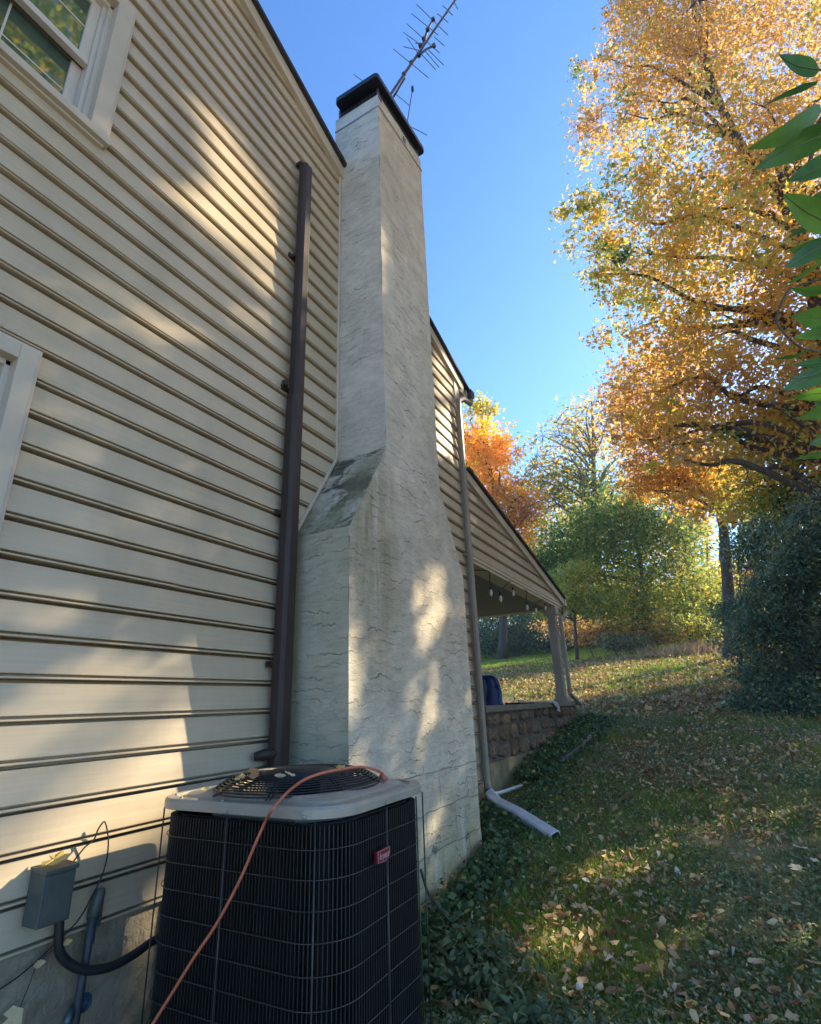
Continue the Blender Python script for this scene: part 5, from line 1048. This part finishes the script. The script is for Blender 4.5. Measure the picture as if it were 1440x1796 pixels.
# individual larger leaves in the foreground
def curled_leaf(org,L,wd,tint,rot,lobes=0,tilt=0):
    mb=MB(); n=10; vs=[];fs=[]; c0=rng.uniform(.25,.7)
    Rm=Matrix.Rotation(rot,3,'Z')@Matrix.Rotation(tilt,3,'X')
    if lobes:
        ring=[]; m=lobes*2
        for k in range(m+1):
            t=-math.pi*.85+2*math.pi*.85*k/m; r=(L*.5*rng.uniform(.8,1.05) if k%2==0 else L*rng.uniform(.33,.42))*(1-.3*abs(t)/math.pi); ring.append((r*math.cos(t),r*math.sin(t),rng.uniform(-.02,.10)*L if k%2==0 else .0))
        vs=[(0,0,.02*L),(-L*.1,0,0)]+ring; fs=[(0,2+k,3+k) for k in range(m)]; fs+=[(0,1,2),(0,2+m,1)]
    else:
        for i in range(n+1):
            t=i/n; w_=max(.02,math.sin(math.pi*t**.8)**.8)*wd*.5*(1+.12*math.sin(t*25))
            for k in (-1,0,1): vs.append((L*(t-.5),w_*k,abs(k)*w_*c0+c0*.25*L*(2*t-1)**2))
        for i in range(n):
            for k in range(2): a=i*3+k; fs.append((a,a+1,a+4,a+3))
    vs=[tuple(Rm@Vector(v)) for v in vs]; mb.add(vs,fs,False,tint)
    return mb,org
near=[(1180,1672),(1255,1685),(1110,1690),(1128,1718),(1185,1738),(1005,1765),(1025,1742),(1075,1760),(1220,1620),(1265,1570),(1090,1590),(1100,1630),(1010,1600),(955,1590),(1290,1510),(1130,1505),(1240,1470),(1320,1590),(1385,1560),(1400,1600),(1370,1660),(1430,1700),(1330,1700),(1360,1750),(1160,1790),(1215,1780),(1060,1700),(820,1600),(800,1590),(850,1625),(910,1680),(880,1700),(930,1640),(990,1700),(1040,1460),(1090,1440),(1170,1440),(1210,1410),(1300,1430),(1350,1470),(1400,1420),(970,1540),(1060,1555),(1140,1560),(780,1640),(765,1760),(835,1790),(1400,1770)]
tn=[.42,.7,.62,.3,.55,.85,.5,.2,.65,.75]; names={0:'brown',1:'pale tan',2:'yellow'}
big_group={'tan':'tan fallen leaves on the near lawn','brown':'brown fallen leaves on the near lawn','yellow':'yellow fallen leaves on the near lawn'}
for k,(u,v) in enumerate(near):
    p=ongr(u,v); p[2]=float(gz(p[0],p[1]))+.03; t=tn[k%10]+rng.uniform(-.04,.04); L=rng.uniform(.045,.085)
    mb,_=curled_leaf(p,L,L*rng.uniform(.45,.7),t,rng.uniform(0,6.28),5 if k%4==0 else 0,rng.uniform(-.4,.4)); o=mb.build('fallen_leaf',M['litter']); o.location=tuple(p)
    kind='brown' if t<.4 else ('yellow' if t>.78 else 'tan'); tag(o,{'brown':'curled brown fallen leaf lying on the near lawn','tan':'curled pale tan fallen leaf lying on the near lawn','yellow':'yellow fallen leaf lying on the near lawn'}[kind],'leaf',big_group[kind])
for (u,v,L) in ((1408,1500,.10),(1398,1540,.09),(1432,1525,.06)):
    p=ongr(u,v); p[2]=float(gz(p[0],p[1]))+.05; mb,_=curled_leaf(p,L,L*.5,.97,rng.uniform(0,3),5,.2); o=mb.build('fallen_leaf',M['litter']); o.location=tuple(p); tag(o,'large whitish upturned leaf at the right edge of the lawn','leaf','whitish upturned leaves')
def leaf_on(p,L,t,rot,lobes,tilt,label,mat='litter'):
    mb,_=curled_leaf(p,L,L*.55,t,rot,lobes,tilt); o=mb.build('fallen_leaf',M[mat]); o.location=tuple(p); tag(o,label,'leaf')
leaf_on((.065,1.135,bz1+.026),.10,.86,.4,5,.35,'yellow tan maple leaf lying on top of the grey electrical box')
def oz(u,v,h): return tuple(onz(u,v,AZ+h))
leaf_on(oz(443,1356,.072),.055,.25,1.2,5,1.1,'upright rusty brown leaf on the far left of the fan grille')
leaf_on(oz(420,1364,.055),.05,.80,.3,5,.5,'yellow leaf beside the rusty leaf on the fan grille')
leaf_on(oz(360,1385,.022),.030,.8,.9,0,.5,'small yellow scrap of leaf on the grey top beside the grille')
leaf_on(oz(508,1358,.074),.05,.92,1.9,5,.4,'pale leaf in the middle of the fan grille')
leaf_on(oz(492,1364,.070),.04,.62,.2,0,.3,'tan leaf left of the pale leaf on the fan grille')
leaf_on(oz(596,1347,.078),.050,.84,.7,5,.4,'yellow leaf under the cord at the back of the fan grille')
leaf_on(oz(611,1339,.085),.035,.12,2.2,0,.9,'dark curled leaf standing at the back of the fan grille')
leaf_on(tuple(onx(20,1785,.04)),.07,.72,.9,5,1.2,'yellow leaf caught low on the foundation in the corner')
leaf_on(tuple(onx(68,1690,.03)),.035,.7,1.5,0,1.4,'small tan leaf hanging on the thin wire')
leaf_on(tuple(onx(117,1652,.06)),.03,.8,1.5,0,1.4,'small tan leaf hanging below the grey electrical box')

# ================================================================ AIR
mb=MB(); mb.box((-60,-30,-4.9),(60,75,34)); hz=mb.mesh('haze'); m=bpy.data.materials.new('air'); m.use_nodes=True; nt_=m.node_tree
for n_ in list(nt_.nodes): 
    if n_.type=='BSDF_PRINCIPLED': nt_.nodes.remove(n_)
pv=nt_.nodes.new('ShaderNodeVolumePrincipled'); pv.inputs['Color'].default_value=(.86,.92,1,1); pv.inputs['Density'].default_value=.0011; pv.inputs['Anisotropy'].default_value=.5
nt_.links.new(pv.outputs[0],[x for x in nt_.nodes if x.type=='OUTPUT_MATERIAL'][0].inputs['Volume'])
o=link('haze',hz,m); o['kind']='stuff'; o['label']='thin sunlit autumn haze over the yard'
